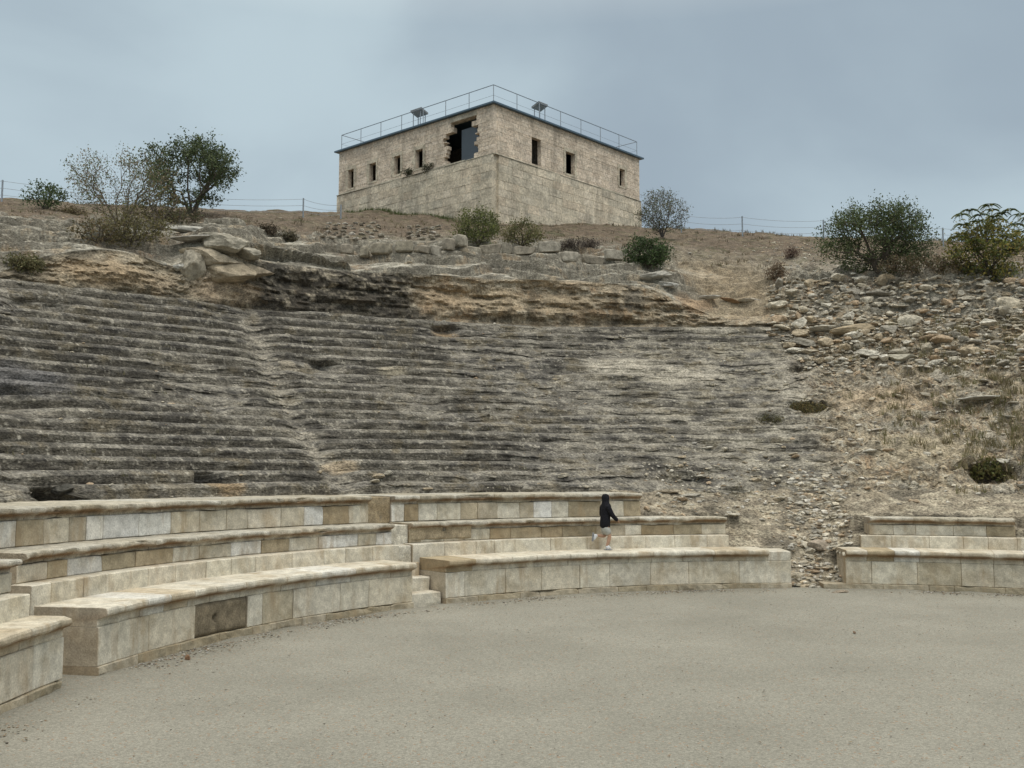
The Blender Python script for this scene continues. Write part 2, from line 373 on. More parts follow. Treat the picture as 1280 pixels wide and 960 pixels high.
    X = P[:, len(prof):, 0]; Y = P[:, len(prof):, 1]
    Z = hill_z(X, Y); R = np.array(rr)[None, :]
    Z = Z*(1-sstep(110, 200, R))-3*sstep(110, 200, R)
    edge = 1-sstep(rad(20), rad(-25), T)*1.0; edge2 = 1-sstep(rad(190), rad(213), T)
    P[:, len(prof):, 2] = Z
    P[:, :, 2] = P[:, :, 2]*(edge*edge2)-1.5*(1-edge*edge2)
    kind = np.array([p[0] for p in prof]+[4]*len(rr)); rowf = np.array([p[2] for p in prof]+[0]*len(rr))
    radial = np.stack([ct, st, 0*ct], -1)[:, None, :]
    rad_ = np.hypot(P[..., 0]-CX, P[..., 1]-CY)
    # ---- rock displacement
    inner = (kind == 0)[None, :]
    m_cav = ((kind == 1) | (kind == 2))[None, :]*1.0; m_cl = (kind == 3)[None, :]*1.0; m_up = (kind == 4)[None, :]*1.0
    q = P.copy()
    n1 = fbm(q, .55, 4, 41); n2 = fbm(q*np.array([1, 1, 2.2]), 2.3, 4, 43, .6); n3 = fbm(q*np.array([.5, .5, 3]), 5, 2, 47); n2c = fbm(q*np.array([.55, .55, 3.2]), 1.7, 3, 48)
    # bedded ledges on the rocky upper ground: terracing of the height field
    rough_l = sstep(44, 34, rad_)*m_up
    eroM = np.zeros(P.shape[:2])
    for i, (kd, k, f) in enumerate(prof):
        if kd in (1, 2): eroM[:, i] = ero[:, k]
    P[..., 2] += m_cav*(.008*n2c+.075*eroM*n2c+.09*eroM*n1)
    strata = fbm(q*np.array([.35, .35, 3.2]), 1.0, 4, 67)
    dr = m_cav*(.012*n2c+.014*n3+.012*n2+eroM*(.11*n2c+.05*n3))+m_cl*(.22*n1+.16*n2+.05*n3+.30*strata)*np.sin(np.clip(rowf, 0, 1)*math.pi)[None, :]**.5
    stc = np.exp(-((T-stair_th(rad_))*rad_/.38)**2)*m_cav; P[..., 2] -= .07*stc*(1+n1)
    P[..., 2] += m_cl*.10*n2*rowf[None, :]+m_cav*0
    P += radial*dr[..., None]
    fade = sstep(RTT, RTT+.5, rad_)
    P[..., 2] += m_up*fade*(rough_l*(.40*fbm(q, .5, 2, 49)+.07*fbm(q, 1.5, 1, 44))+(1-rough_l)*(.20*n1+.06*fbm(q, 1.2, 3, 45)))
    P[..., 2] += m_cl*rowf[None, :]*0
    # terraces
    tr_ = sstep(th_of(960, 26, 420), th_of(1040, 26, 420), th)[:, None]
    z = P[..., 2]; hgt = .55+.0*z; ph = z/hgt+.8*fbm(q, .3, 2, 46); fr = ph-np.floor(ph); stp = np.floor(ph)+sstep(.68, .92, fr)
    tz = (stp-.8*fbm(q, .3, 2, 46))*hgt; left = np.clip(sstep(44, 36, rad_)*m_up*sstep(RTT+.1, RTT+.8, rad_)+m_cav*tr_*.25, 0, 1)
    P[..., 2] = z*(1-.8*left)+tz*.8*left+left*(rad_ > RTT)*.03*fbm(q*np.array([1, 1, 3]), 2.5, 2, 50)
    # ---- right-hand broken slope: lumpier
    tr = sstep(th_of(960, 26, 420), th_of(1040, 26, 420), th)[:, None]
    lump = np.abs(fbm(q*np.array([1, 1, 1.3]), 1.25, 4, 53)); P[..., 2] += tr*(m_cav+m_up*sstep(40, 34, rad_))*1.0*(lump-.28)*.42+tr*m_cav*.16*fbm(q*np.array([.6, .6, 2.5]), 1.6, 3, 57)*sstep(RC, RC+2, rad_)*sstep(RC, RC+3, rad_)
    return th, P, kind, rowf, rad_, n1, n2, n3, eroM, tr, len(prof)
th_, HP, HK, HF, HR, hn1, hn2, hn3, hero, htr, HNP = build_hill()
_px, _py, _pd = project(HP)
def make_buffer():
    global _buf
    ok = np.flatnonzero(((_px > -200) & (_px < 1500) & (_py > 0) & (_py < 960) & (_pd > 1)).ravel())
    o = ok[np.argsort(-_pd.ravel()[ok])]; _buf = np.full((960, 1700), -1, np.int64); _buf[_py.ravel()[o].astype(int), _px.ravel()[o].astype(int)+200] = o
def hit(px, py, tol=4):
    tol = int(round(tol)); y0, x0 = max(0, int(py)-tol), max(0, int(px)+200-tol); w_ = _buf[y0:int(py)+tol+1, x0:int(px)+201+tol]; c = w_[w_ >= 0]
    if len(c) == 0: return hit(px, py, tol*2)
    sc = _pd.ravel()[c]+((_px.ravel()[c]-px)**2+(_py.ravel()[c]-py)**2)*.06
    return HP.reshape(-1, 3)[c[np.argmin(sc)]].copy()
make_buffer()
def surf_z(x, y):
    t = math.atan2(y-CY, x-CX)
    if t < -1: t += 2*math.pi
    i = min(max(int(np.searchsorted(th_, t)), 0), len(th_)-1); r = math.hypot(x-CX, y-CY)
    j = int(np.argmin(np.abs(HR[i]-r))); return float(HP[i, j, 2])
def hollow(px, py, rx, rz, depth):
    c = hit(px, py); d2 = ((HP[..., 0]-c[0])**2+(HP[..., 1]-c[1])**2)/rx**2+((HP[..., 2]-c[2])/rz)**2
    mk = np.exp(-d2**1.5)[..., None]; rd = np.stack([HP[..., 0]-CX, HP[..., 1]-CY, 0*HR], -1)/HR[..., None]
    HP[...] += rd*mk*depth; HP[..., 2] -= mk[..., 0]*depth*.25
for h in [(78, 618, .42, .3, .8), (94, 620, .3, .2, .6), (270, 597, .4, .25, .7), (408, 456, .55, .16, .5), (560, 412, .6, .2, .5), (1012, 508, .6, .3, .6), (965, 522, .5, .25, .5),
          (1235, 592, .8, .4, .9), (890, 560, .5, .25, .35), (40, 378, .6, .3, .5), (75, 380, .4, .25, .5), (865, 600, .8, .3, .5), (920, 615, .5, .3, .4), (0, 500, 1.1, .35, .5), (1000, 462, .4, .2, .4),
          (345, 318, 1.3, .25, .5), (430, 330, 1.4, .2, .5), (1230, 510, .8, .3, .4), (690, 460, .6, .3, .4)]: hollow(*h)

# ---- colours of the hillside
def paint():
    q = HP; C = np.zeros(HP.shape)
    def fill(c, m):
        m = np.clip(m, 0, 1)[..., None]; C[...] = C*(1-m)+np.array(c)*m
    a = fbm(q*np.array([1, 1, 1.6]), .35, 5, 71); b = fbm(q, 1.6, 4, 73, .6); c = fbm(q*np.array([.55, .55, 2.6]), 5.0, 3, 79, .7); d = fbm(q, .16, 3, 83)
    fill((.215, .205, .18), np.ones(HR.shape))
    fill((.105, .102, .097), sstep(-.15, .45, b+.5*a))                 # dark lichen
    fill((.33, .315, .275), sstep(.05, .55, c+.25*b))                 # bare flecks
    fill((.20, .175, .125), sstep(.2, .6, -b+.3*c)*.8)                # warm dirt
    cav = ((HK == 1) | (HK == 2))[None, :]
    # nosings and treads of rows coloured paler, lower part of risers darker
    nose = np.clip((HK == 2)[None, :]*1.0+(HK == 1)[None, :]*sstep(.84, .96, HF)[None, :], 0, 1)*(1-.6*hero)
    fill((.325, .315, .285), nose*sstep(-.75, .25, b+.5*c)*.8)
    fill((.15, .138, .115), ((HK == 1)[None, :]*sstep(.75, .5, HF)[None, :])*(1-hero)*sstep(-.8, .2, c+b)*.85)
    # left side of the cavea is darker with lichen, right side tan
    X = q[..., 0]
    fill((.39, .315, .215), htr*cav*sstep(-.65, .25, c+.4*a)*.92)
    fill((.25, .19, .125), htr*cav*sstep(.1, .5, b)*.6)
    fill((.45, .42, .35), htr*sstep(.2, .6, c)*cav*.9); fill((.11, .09, .065), htr*sstep(.2, .6, -c+.3*b)*cav*.7); fill((.30, .17, .09), htr*sstep(.45, .7, -b+.3*c)*cav*.5)
    bank = htr*sstep(RC+8.5, RC+10, HR)*sstep(RT+5, RT+4, HR); fill((.22, .18, .125), bank*.8)
    tst_ = th_[:, None]-stair_th(HR); fill((.44, .41, .345), cav*np.exp(-((tst_*HR+.12*b)/.34)**2)*sstep(-.5, .3, c)*.75)
    mid = sstep(th_of(760, 22, 500)+.1, th_of(960, 22, 500), th_)[:, None]
    fill((.33, .31, .25), mid*cav*sstep(-.3, .5, c+.3*a)*.6)
    # inner rubble slope
    inn = (HK == 0)[None, :]*1.0
    fill((.24, .21, .16), inn*.8); fill((.36, .33, .26), inn*sstep(.0, .5, c)); fill((.12, .11, .09), inn*sstep(.0, .5, b)*.7)
    # cliff
    cl = (HK == 3)[None, :]*1.0
    fill((.29, .245, .18), cl*.9); fill((.36, .325, .26), cl*sstep(.0, .5, c+.3*b)); fill((.27, .20, .13), cl*sstep(.25, .6, -b)*.8); fill((.10, .092, .078), cl*sstep(.2, .6, a+.5*b)*.75)
    tb0, tb1 = th_of(312, RT, 360), th_of(520, RT, 360)
    dk = sstep(tb1-.03, tb1+.02, th_)*sstep(tb0+.01, tb0-.01, th_)
    fill((.055, .052, .046), cl*dk[:, None]*sstep(.62, -.2, c+.4*b-.25)*.93)
    tl = sstep(tb0+.03, tb0+.06, th_)[:, None]; fill((.30, .265, .205), cl*tl*.6)
    drip = fbm(np.stack([q[..., 0], q[..., 1], q[..., 2]*.2], -1), 2.2, 4, 91)
    fill((.10, .09, .07), cl*sstep(.15, .5, drip)*.7)
    # upper ground
    up = (HK == 4)[None, :]*1.0
    near = sstep(44, 35, HR)*up
    fill((.215, .165, .12), up*1.0)
    fill((.25, .205, .14), up*sstep(-.1, .5, b)); fill((.13, .105, .075), up*sstep(.1, .6, c+.3*b)*.7)
    fill((.33, .305, .25), near*sstep(-.55, .15, a+.5*b+.3)); fill((.42, .395, .335), near*sstep(-.1, .5, c)); fill((.13, .12, .1), near*sstep(.05, .5, -c+.3*b)*.75)
    fill((.30, .23, .15), near*sstep(.2, .6, -b)*.6)
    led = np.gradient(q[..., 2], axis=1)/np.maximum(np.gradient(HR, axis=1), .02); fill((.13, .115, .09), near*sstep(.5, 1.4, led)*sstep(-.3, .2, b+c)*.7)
    fill((.10, .10, .05), up*(1-near/1.0)*sstep(.45, .7, b+.4*a)*.6)
    pth = sstep(th_of(870, 30, 390)+.02, th_of(900, 30, 390), th_)*sstep(th_of(985, 30, 390)-.04, th_of(950, 30, 390), th_)
    fill((.36, .29, .20), pth[:, None]*near*.75)
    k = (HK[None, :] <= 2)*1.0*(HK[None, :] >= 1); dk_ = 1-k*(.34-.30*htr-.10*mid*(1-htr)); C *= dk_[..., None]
    md = fbm(q*np.array([1, 1, 1.8]), .9, 4, 101, .65); fill((.30, .285, .245), k*sstep(.12, .55, md)*(.35+.4*mid)); fill((.055, .052, .047), k*sstep(.15, .6, -md)*(.6-.25*htr))
    sp = noise(q, 11, 97)*.6+noise(q, 23, 98)*.6; fill((.36, .345, .30), k*sstep(.42, .75, sp)*.8); fill((.05, .047, .04), k*sstep(.38, .8, -sp)*.7)
    C *= (1-.34*up*(1-near)-.10*near)[..., None]
    return C
HC_ = paint()
def dab(px, py, rx, rz, col, k=.85):
    c = hit(px, py); d2 = ((HP[..., 0]-c[0])**2+(HP[..., 1]-c[1])**2)/rx**2+((HP[..., 2]-c[2])/rz)**2
    m = (np.clip(1.3-d2+.5*hn2, 0, 1)*k)[..., None]; HC_[...] = HC_*(1-m)+np.array(col)*m
for t in [(130, 340, 1.6, .5, (.34, .27, .185)), (270, 330, 1.6, 1.1, (.40, .365, .30)), (285, 360, 1.2, .6, (.37, .30, .22)), (560, 372, 1.4, .6, (.33, .26, .18)), (620, 375, 1.5, .6, (.37, .31, .225)), (700, 380, 1.2, .5, (.30, .25, .18)),
          (555, 415, .6, .3, (.33, .25, .16)), (285, 605, .5, .3, (.28, .21, .13)), (360, 455, .3, .5, (.34, .31, .25)), (425, 585, .5, .4, (.31, .26, .19)), (1150, 560, 1.6, .8, (.38, .335, .25)), (1100, 500, 1.6, .7, (.36, .30, .22)),
          (870, 375, 1.0, .6, (.32, .23, .15)), (490, 463, .5, .2, (.36, .33, .26)), (700, 350, 2, .3, (.36, .3, .22)), (780, 455, 1.6, .5, (.38, .36, .31)), (850, 470, 1.5, .5, (.37, .35, .3)), (15, 470, 1.5, .6, (.14, .14, .145))]: dab(*t)
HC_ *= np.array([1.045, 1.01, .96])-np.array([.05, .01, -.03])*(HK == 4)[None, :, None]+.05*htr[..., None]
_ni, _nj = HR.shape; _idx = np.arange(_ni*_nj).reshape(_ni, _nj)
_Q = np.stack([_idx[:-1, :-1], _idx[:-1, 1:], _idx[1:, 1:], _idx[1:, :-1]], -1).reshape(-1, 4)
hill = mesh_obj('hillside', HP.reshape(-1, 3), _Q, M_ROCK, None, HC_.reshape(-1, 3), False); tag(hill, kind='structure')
_px, _py, _pd = project(HP); make_buffer()

# ------------------------------------------------------------------ masonry of the lower benches
PAL_NEW = [(.585, .545, .445), (.60, .565, .475), (.58, .53, .43), (.565, .515, .41), (.59, .55, .455), (.65, .63, .565), (.52, .45, .335)]
CAPS = [(.52, .49, .41), (.48, .45, .375), (.50, .46, .37), (.54, .515, .44), (.46, .42, .33)]
PAL_OLD = [(.42, .35, .24), (.37, .315, .22), (.46, .395, .285), (.44, .39, .30), (.36, .29, .19)]
def courses(mb, t0, t1, prof, lens, pal, seed, wear=.006, ch=.011, caps=(True, True), back=True, dirn=-1, rad_jit=.006, seg=.09, topcol=None, nose_orange=0):
    """sweep a closed (r, z) profile along the arc, stone by stone, with grooved joints"""
    rnd = random.Random(seed); R = prof[0][0]; lo, hi = min(t0, t1), max(t0, t1); t = lo
    pr = np.array(prof); cen = pr.mean(0)
    while t < hi-1e-4:
        Ls = rnd.uniform(*lens)/R
        if hi-(t+Ls) < lens[0]/R*.6: Ls = hi-t
        e = min(t+Ls, hi); nseg = max(3, int((e-t)*R/seg))
        d = ch/R; ts = [t, t+d*1.1]+[t+d*1.1+(e-t-2.2*d)*k/nseg for k in range(1, nseg)]+[e-d*1.1, e]
        jit = rnd.uniform(-rad_jit, rad_jit); col = np.array(rnd.choice(pal))*rnd.uniform(.93, 1.06)
        V = []
        for k, tt in enumerate(ts):
            p = pr.copy(); p[:, 0] += jit
            if k in (0, len(ts)-1): p[:, 0] += ch*(p[:, 0] < cen[0]+10); p[:, 1] -= ch*.6*(p[:, 1] > cen[1])
            V.append(np.stack([CX+p[:, 0]*math.cos(tt), CY+p[:, 0]*math.sin(tt), p[:, 1]], -1))
        V = np.array(V); nq = len(pr)
        n = fbm(V, 3.2, 4, seed+5, .6); nf = noise(V, 14, seed+9)
        chip = np.clip(fbm(V, 1.9, 3, seed+3)-.25, 0, 1)
        rdv = np.stack([V[..., 0]-CX, V[..., 1]-CY, 0*V[..., 0]], -1); rdv /= np.linalg.norm(rdv, axis=-1)[..., None]
        frontness = (pr[:, 0] < pr[:, 0].min()+.30)[None, :]
        noseness = (pr[:, 0] < pr[:, 0].min()+.05)[None, :]
        V = V+rdv*((n*wear+nf*wear*.4+chip*wear*6*noseness)*frontness)[..., None]
        V[..., 2] += n*wear*.5-chip*wear*3*noseness*(pr[:, 1] > pr[:, 1].max()-.03)[None, :]
        cc = np.broadcast_to(col, V.shape).copy(); cc[[0, -1]] = cc[[0, -1]]*.5+np.array((.22, .15, .08))*.5
        edge_ = (n > .25)[..., None]*np.array([.75, .70, .62])+(n <= .25)[..., None]*np.ones(3); cc *= .5+.5*edge_
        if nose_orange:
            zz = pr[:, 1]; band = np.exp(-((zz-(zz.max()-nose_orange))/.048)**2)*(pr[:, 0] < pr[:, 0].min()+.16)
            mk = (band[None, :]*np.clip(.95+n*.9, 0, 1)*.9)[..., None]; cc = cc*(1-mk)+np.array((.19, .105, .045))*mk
        Fc = []
        for k in range(len(ts)-1):
            for j in range(nq): Fc.append((k*nq+j, k*nq+(j+1) % nq, (k+1)*nq+(j+1) % nq, (k+1)*nq+j))
        if (t == lo and caps[0]): Fc.append(tuple(range(nq))[::-1])
        if (abs(e-hi) < 1e-9 and caps[1]): Fc.append(tuple(range((len(ts)-1)*nq, len(ts)*nq)))
        mb.add(V.reshape(-1, 3), Fc, cc.reshape(-1, 3)); t = e
def block_prof(r0, r1, z0, z1, c=.013):
    k = max(2, int((z1-z0)/.1)); return [(r0+c, z0+.001)]+[(r0, z0+c+(z1-z0-2*c)*i/k) for i in range(k+1)]+[(r0+c, z1-.001), (r0+.15, z1-.001), (r1, z1-.001), (r1, z0+.001)]
def cornice_prof(r0, r1, z0, z1, over=.13):
    """undercut seat slab: straight neck, hollow, rounded nosing"""
    h = z1-z0
    return [(r0+.02, z0+.001), (r0+.012, z0+h*.12), (r0+.014, z0+h*.30), (r0+.0, z0+h*.42), (r0-over*.55, z0+h*.52), (r0-over*.92, z0+h*.60), (r0-over, z0+h*.70), (r0-over, z0+h*.86), (r0-over*.9, z0+h*.97),
            (r0-over*.7, z1), (r0, z1+.002), (r0+.3, z1), (r1-.3, z1), (r1, z1-.001), (r1, z0+.001)]
def torus_prof(r0, r1, z0, z1, over=.13):
    h = z1-z0
    return [(r0+.03, z0+.001), (r0+.02, z0+h*.18), (r0+.01, z0+h*.32), (r0-over*.45, z0+h*.45), (r0-over*.92, z0+h*.56), (r0-over, z0+h*.66), (r0-over, z0+h*.84), (r0-over*.93, z0+h*.97), (r0-over*.6, z1+.003), (r0+.08, z1), (r0+.4, z1), (r1, z1-.005), (r1, z0+.001)]
    return [(r0+.03, z0+.001), (r0+.02, z0+h*.2), (r0-over*.4, z0+h*.35), (r0-over*.9, z0+h*.5), (r0-over, z0+h*.65), (r0-over*.95, z0+h*.8), (r0-over*.7, z0+h*.93), (r0-over*.2, z1-.005), (r0+.08, z1), (r0+.4, z1), (r1, z1-.005), (r1, z0+.001)]

def wedge(label, tiers, seed, old=.5, radii=None):
    RS, R2, R3 = radii or (globals()['RS'], globals()['R2'], globals()['R3'])
    tm = .5*(min(tiers['podium'])+max(tiers['podium']))
    org = (CX+R0*math.cos(tm), CY+R0*math.sin(tm), 0)
    e = empty('seating_block', org, label, 'stone seating', 'restored stone seating blocks round the orchestra')
    if 'podium' in tiers:
        t0, t1 = tiers['podium']; s0, s1 = tiers.get('slab', (t0, t1))
        m = MB(); courses(m, *tiers.get('plinth', (t0, t1)), block_prof(R0-.035, R0+.5, -.06, .13), (.5, 1.1), [(.40, .35, .26), (.44, .39, .30), (.36, .31, .22)], seed+1, wear=.02); m.build('plinth', M_MASON, e)
        m = MB(); g = tiers.get('gap')
        for a, b in (((t0, t1),) if not g else ((t0, g[0]), (g[1], t1))):
            m = MB(); courses(m, a, b, block_prof(R0, RS+.02, .13, .645), (.6, 1.25), PAL_NEW[:5]+[(.45, .40, .30)], seed+2, wear=.004); m.build('front_wall', M_MASON, e)
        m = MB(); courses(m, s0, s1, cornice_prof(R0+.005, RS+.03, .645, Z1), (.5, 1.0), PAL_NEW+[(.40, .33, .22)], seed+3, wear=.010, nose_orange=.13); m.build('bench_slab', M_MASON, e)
        if 'slab' in tiers and s0 != t0 or s1 != t1:
            lo, hi = min(t0, t1), max(t0, t1); a, b = min(s0, s1), max(s0, s1)
            m = MB()
            if a-lo > .004: courses(m, lo, a, block_prof(R0+.012, RS, .645, Z1-.04), (.6, .7), PAL_NEW[:3], seed+4)
            if hi-b > .004: courses(m, b, hi, block_prof(R0+.012, RS, .645, Z1-.04), (.6, .7), PAL_NEW[:3], seed+4)
            if m.n: m.build('end_block', M_MASON, e)
    if 'step' in tiers:
        m = MB(); courses(m, *tiers['step'], block_prof(RS, R2+.03, .5, ZS), (.45, .95), PAL_NEW[:5], seed+5, wear=.006); m.build('foot_step', M_MASON, e)
    if 'bench2' in tiers:
        m = MB(); courses(m, *tiers['bench2'], block_prof(R2, R3+.03, ZS+.002, Z2-.17), (.4, .9), PAL_NEW[:5]+PAL_OLD+[(.68, .67, .63), (.66, .64, .59)], seed+6, wear=.008)
        m.build('seat_riser', M_MASON, e)
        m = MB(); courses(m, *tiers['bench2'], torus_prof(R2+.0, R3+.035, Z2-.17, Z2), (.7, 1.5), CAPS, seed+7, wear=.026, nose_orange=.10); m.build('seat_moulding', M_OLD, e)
    if 'bench3' in tiers:
        m = MB(); courses(m, *tiers['bench3'], block_prof(R3, R3+.9, Z2+.002, Z3-.18), (.35, .9), PAL_NEW[:5]+PAL_OLD+[(.68, .67, .63), (.66, .65, .60), (.66, .64, .58)], seed+8, wear=.008)
        m.build('seat_riser', M_MASON, e)
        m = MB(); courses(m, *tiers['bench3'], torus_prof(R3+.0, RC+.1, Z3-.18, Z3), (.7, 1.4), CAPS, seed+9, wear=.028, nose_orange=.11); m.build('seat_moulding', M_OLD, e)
    return e
wA = wedge('nearest stone seating block cut off by the left edge of the photo', dict(podium=(TH['A1'], TBEG), step=(th_of(37, 12.45, 765), TBEG), bench2=(th_of(16, 12.75, 715), TBEG)), 100, radii=(12.45, 12.75, 13.6))
wB = wedge('long curved left stone seating block with a dark holed stone in its front', dict(podium=(TH['B1'], TH['B0']), gap=(th_of(309, R0, 780), th_of(244, R0, 790)), step=(TH['Bs1'], TH['Bs0']), bench2=(TH['B2_1'], TH['B2_0']), bench3=(TH['B3_1'], TBEG)), 200)
wC = wedge('central stone seating block with three tiers on which the running child stands', dict(podium=(TH['C1'], TH['C0']), slab=(TH['C1s'], TH['C0']), step=(TH['Cs1'], TH['Cs0']), bench2=(TH['C2_1'], TH['C2_0']), bench3=(TH['C3_1'], TH['C3_0'])), 300)
wD = wedge('right stone seating block with two tiers and a plinth projecting past its left end', dict(podium=(TEND, TH['D0']), plinth=(TEND, th_of(1029, R0, 736)), step=(TEND, TH['Ds0']), bench2=(TH['D2_1'], TH['D2_0'])), 400)
# weathered patches set in the restored facing: the old holed block of the left bench, the notched block of the centre
def old_block(parent, px0, px1, R, z0, z1, col, seed, hole):
    m = MB(); t0, t1 = th_of(px1, R, 700), th_of(px0, R, 700)
    nu, nv = 34, 18; V = np.zeros((nu, nv, 3)); U = np.linspace(0, 1, nu)[:, None]+0*np.zeros((1, nv)); W = np.linspace(0, 1, nv)[None, :]+0*U
    q = np.stack([U*(t1-t0)*R, W*(z1-z0), 0*U+seed], -1); n = fbm(q, 4, 4, seed)
    e = np.minimum(np.minimum(U, 1-U)*(t1-t0)*R, np.minimum(W, 1-W)*(z1-z0)); rr = R-.022-.012*n+.05*np.exp(-(e/.025)**2)
    hu, hv = hole; hd = np.hypot((U-hu)*(t1-t0)*R/.5, (W-hv)*(z1-z0)); rr = rr+.30*(hd < .06)
    tt = t0+(t1-t0)*U; V[..., 0] = CX+rr*np.cos(tt); V[..., 1] = CY+rr*np.sin(tt); V[..., 2] = z0+(z1-z0)*W
    idx = np.arange(nu*nv).reshape(nu, nv); Q = np.stack([idx[:-1, :-1], idx[1:, :-1], idx[1:, 1:], idx[:-1, 1:]], -1).reshape(-1, 4)
    cc = np.array(col)*(1+.25*n[..., None]); m.add(V.reshape(-1, 3), Q, cc.reshape(-1, 3)); o = m.build('old_facing_block', M_OLD, parent, True); o['label'] = 'dark weathered block with a dowel hole'
old_block(wB, 243, 310, R0+.02, .135, .645, (.235, .195, .135), 5, (.62, .5))
old_block(wC, 512, 590, R2, ZS+.03, Z2-.03, (.40, .33, .225), 8, (.45, .72))

# two worn stairways between the blocks
def stairway(label, t0, t1, seed, off=.10, wide=0):
    tm = (t0+t1)/2; e = empty('stone_stairway', (CX+R0*math.cos(tm), CY+R0*math.sin(tm), 0), label, 'stairs', 'narrow stairways between the seating blocks')
    n = 8; r = R0+off
    for k in range(n):
        z = Z3*(k+1)/n; r_ = r+k*(.40 if off < .5 else .34); m = MB()
        courses(m, t0+.001-(wide if k >= 3 else 0), t1-.001, block_prof(r_, r_+.9, z-Z3/n-.05 if k else -.05, z-.01), (.4, .8), PAL_NEW[:5], seed+k, wear=.008); m.build('step', M_MASON, e)
stairway('narrow stone stairway between the left and the central seating blocks', TH['C0']+.0015, TH['B1']-.0015, 500)
stairway('narrow stone stairway between the nearest and the long left seating block', TH['B0']+.002, TH['A1']-.002, 540, .75, .055)
# end fillers of the tiers beside the middle stairway
m = MB(); courses(m, TH['C3_0']+.0005, TH['B3_1']-.0005, block_prof(R3+.06, RC+.1, Z2-.02, Z3-.02), (.3, .5), PAL_OLD+PAL_NEW[:2], 561, wear=.012)
courses(m, TH['C2_0']+.0005, TH['B2_1']-.0005, block_prof(R2+.05, R3+.1, ZS-.2, Z2-.03), (.3, .5), PAL_OLD+PAL_NEW[:2], 562, wear=.012)
courses(m, TH['Cs0']+.0005, TH['Bs1']-.0005, block_prof(RS+.03, R2+.1, .1, ZS-.02), (.3, .5), PAL_NEW[:3], 563, wear=.01)
o = m.build('stone_infill', M_OLD, None, origin=(CX+R3*math.cos(TH['B3_1']), CY+R3*math.sin(TH['B3_1']), Z1-.2)); tag(o, 'worn infill blocks closing the top of the middle stairway', 'stone blocks')

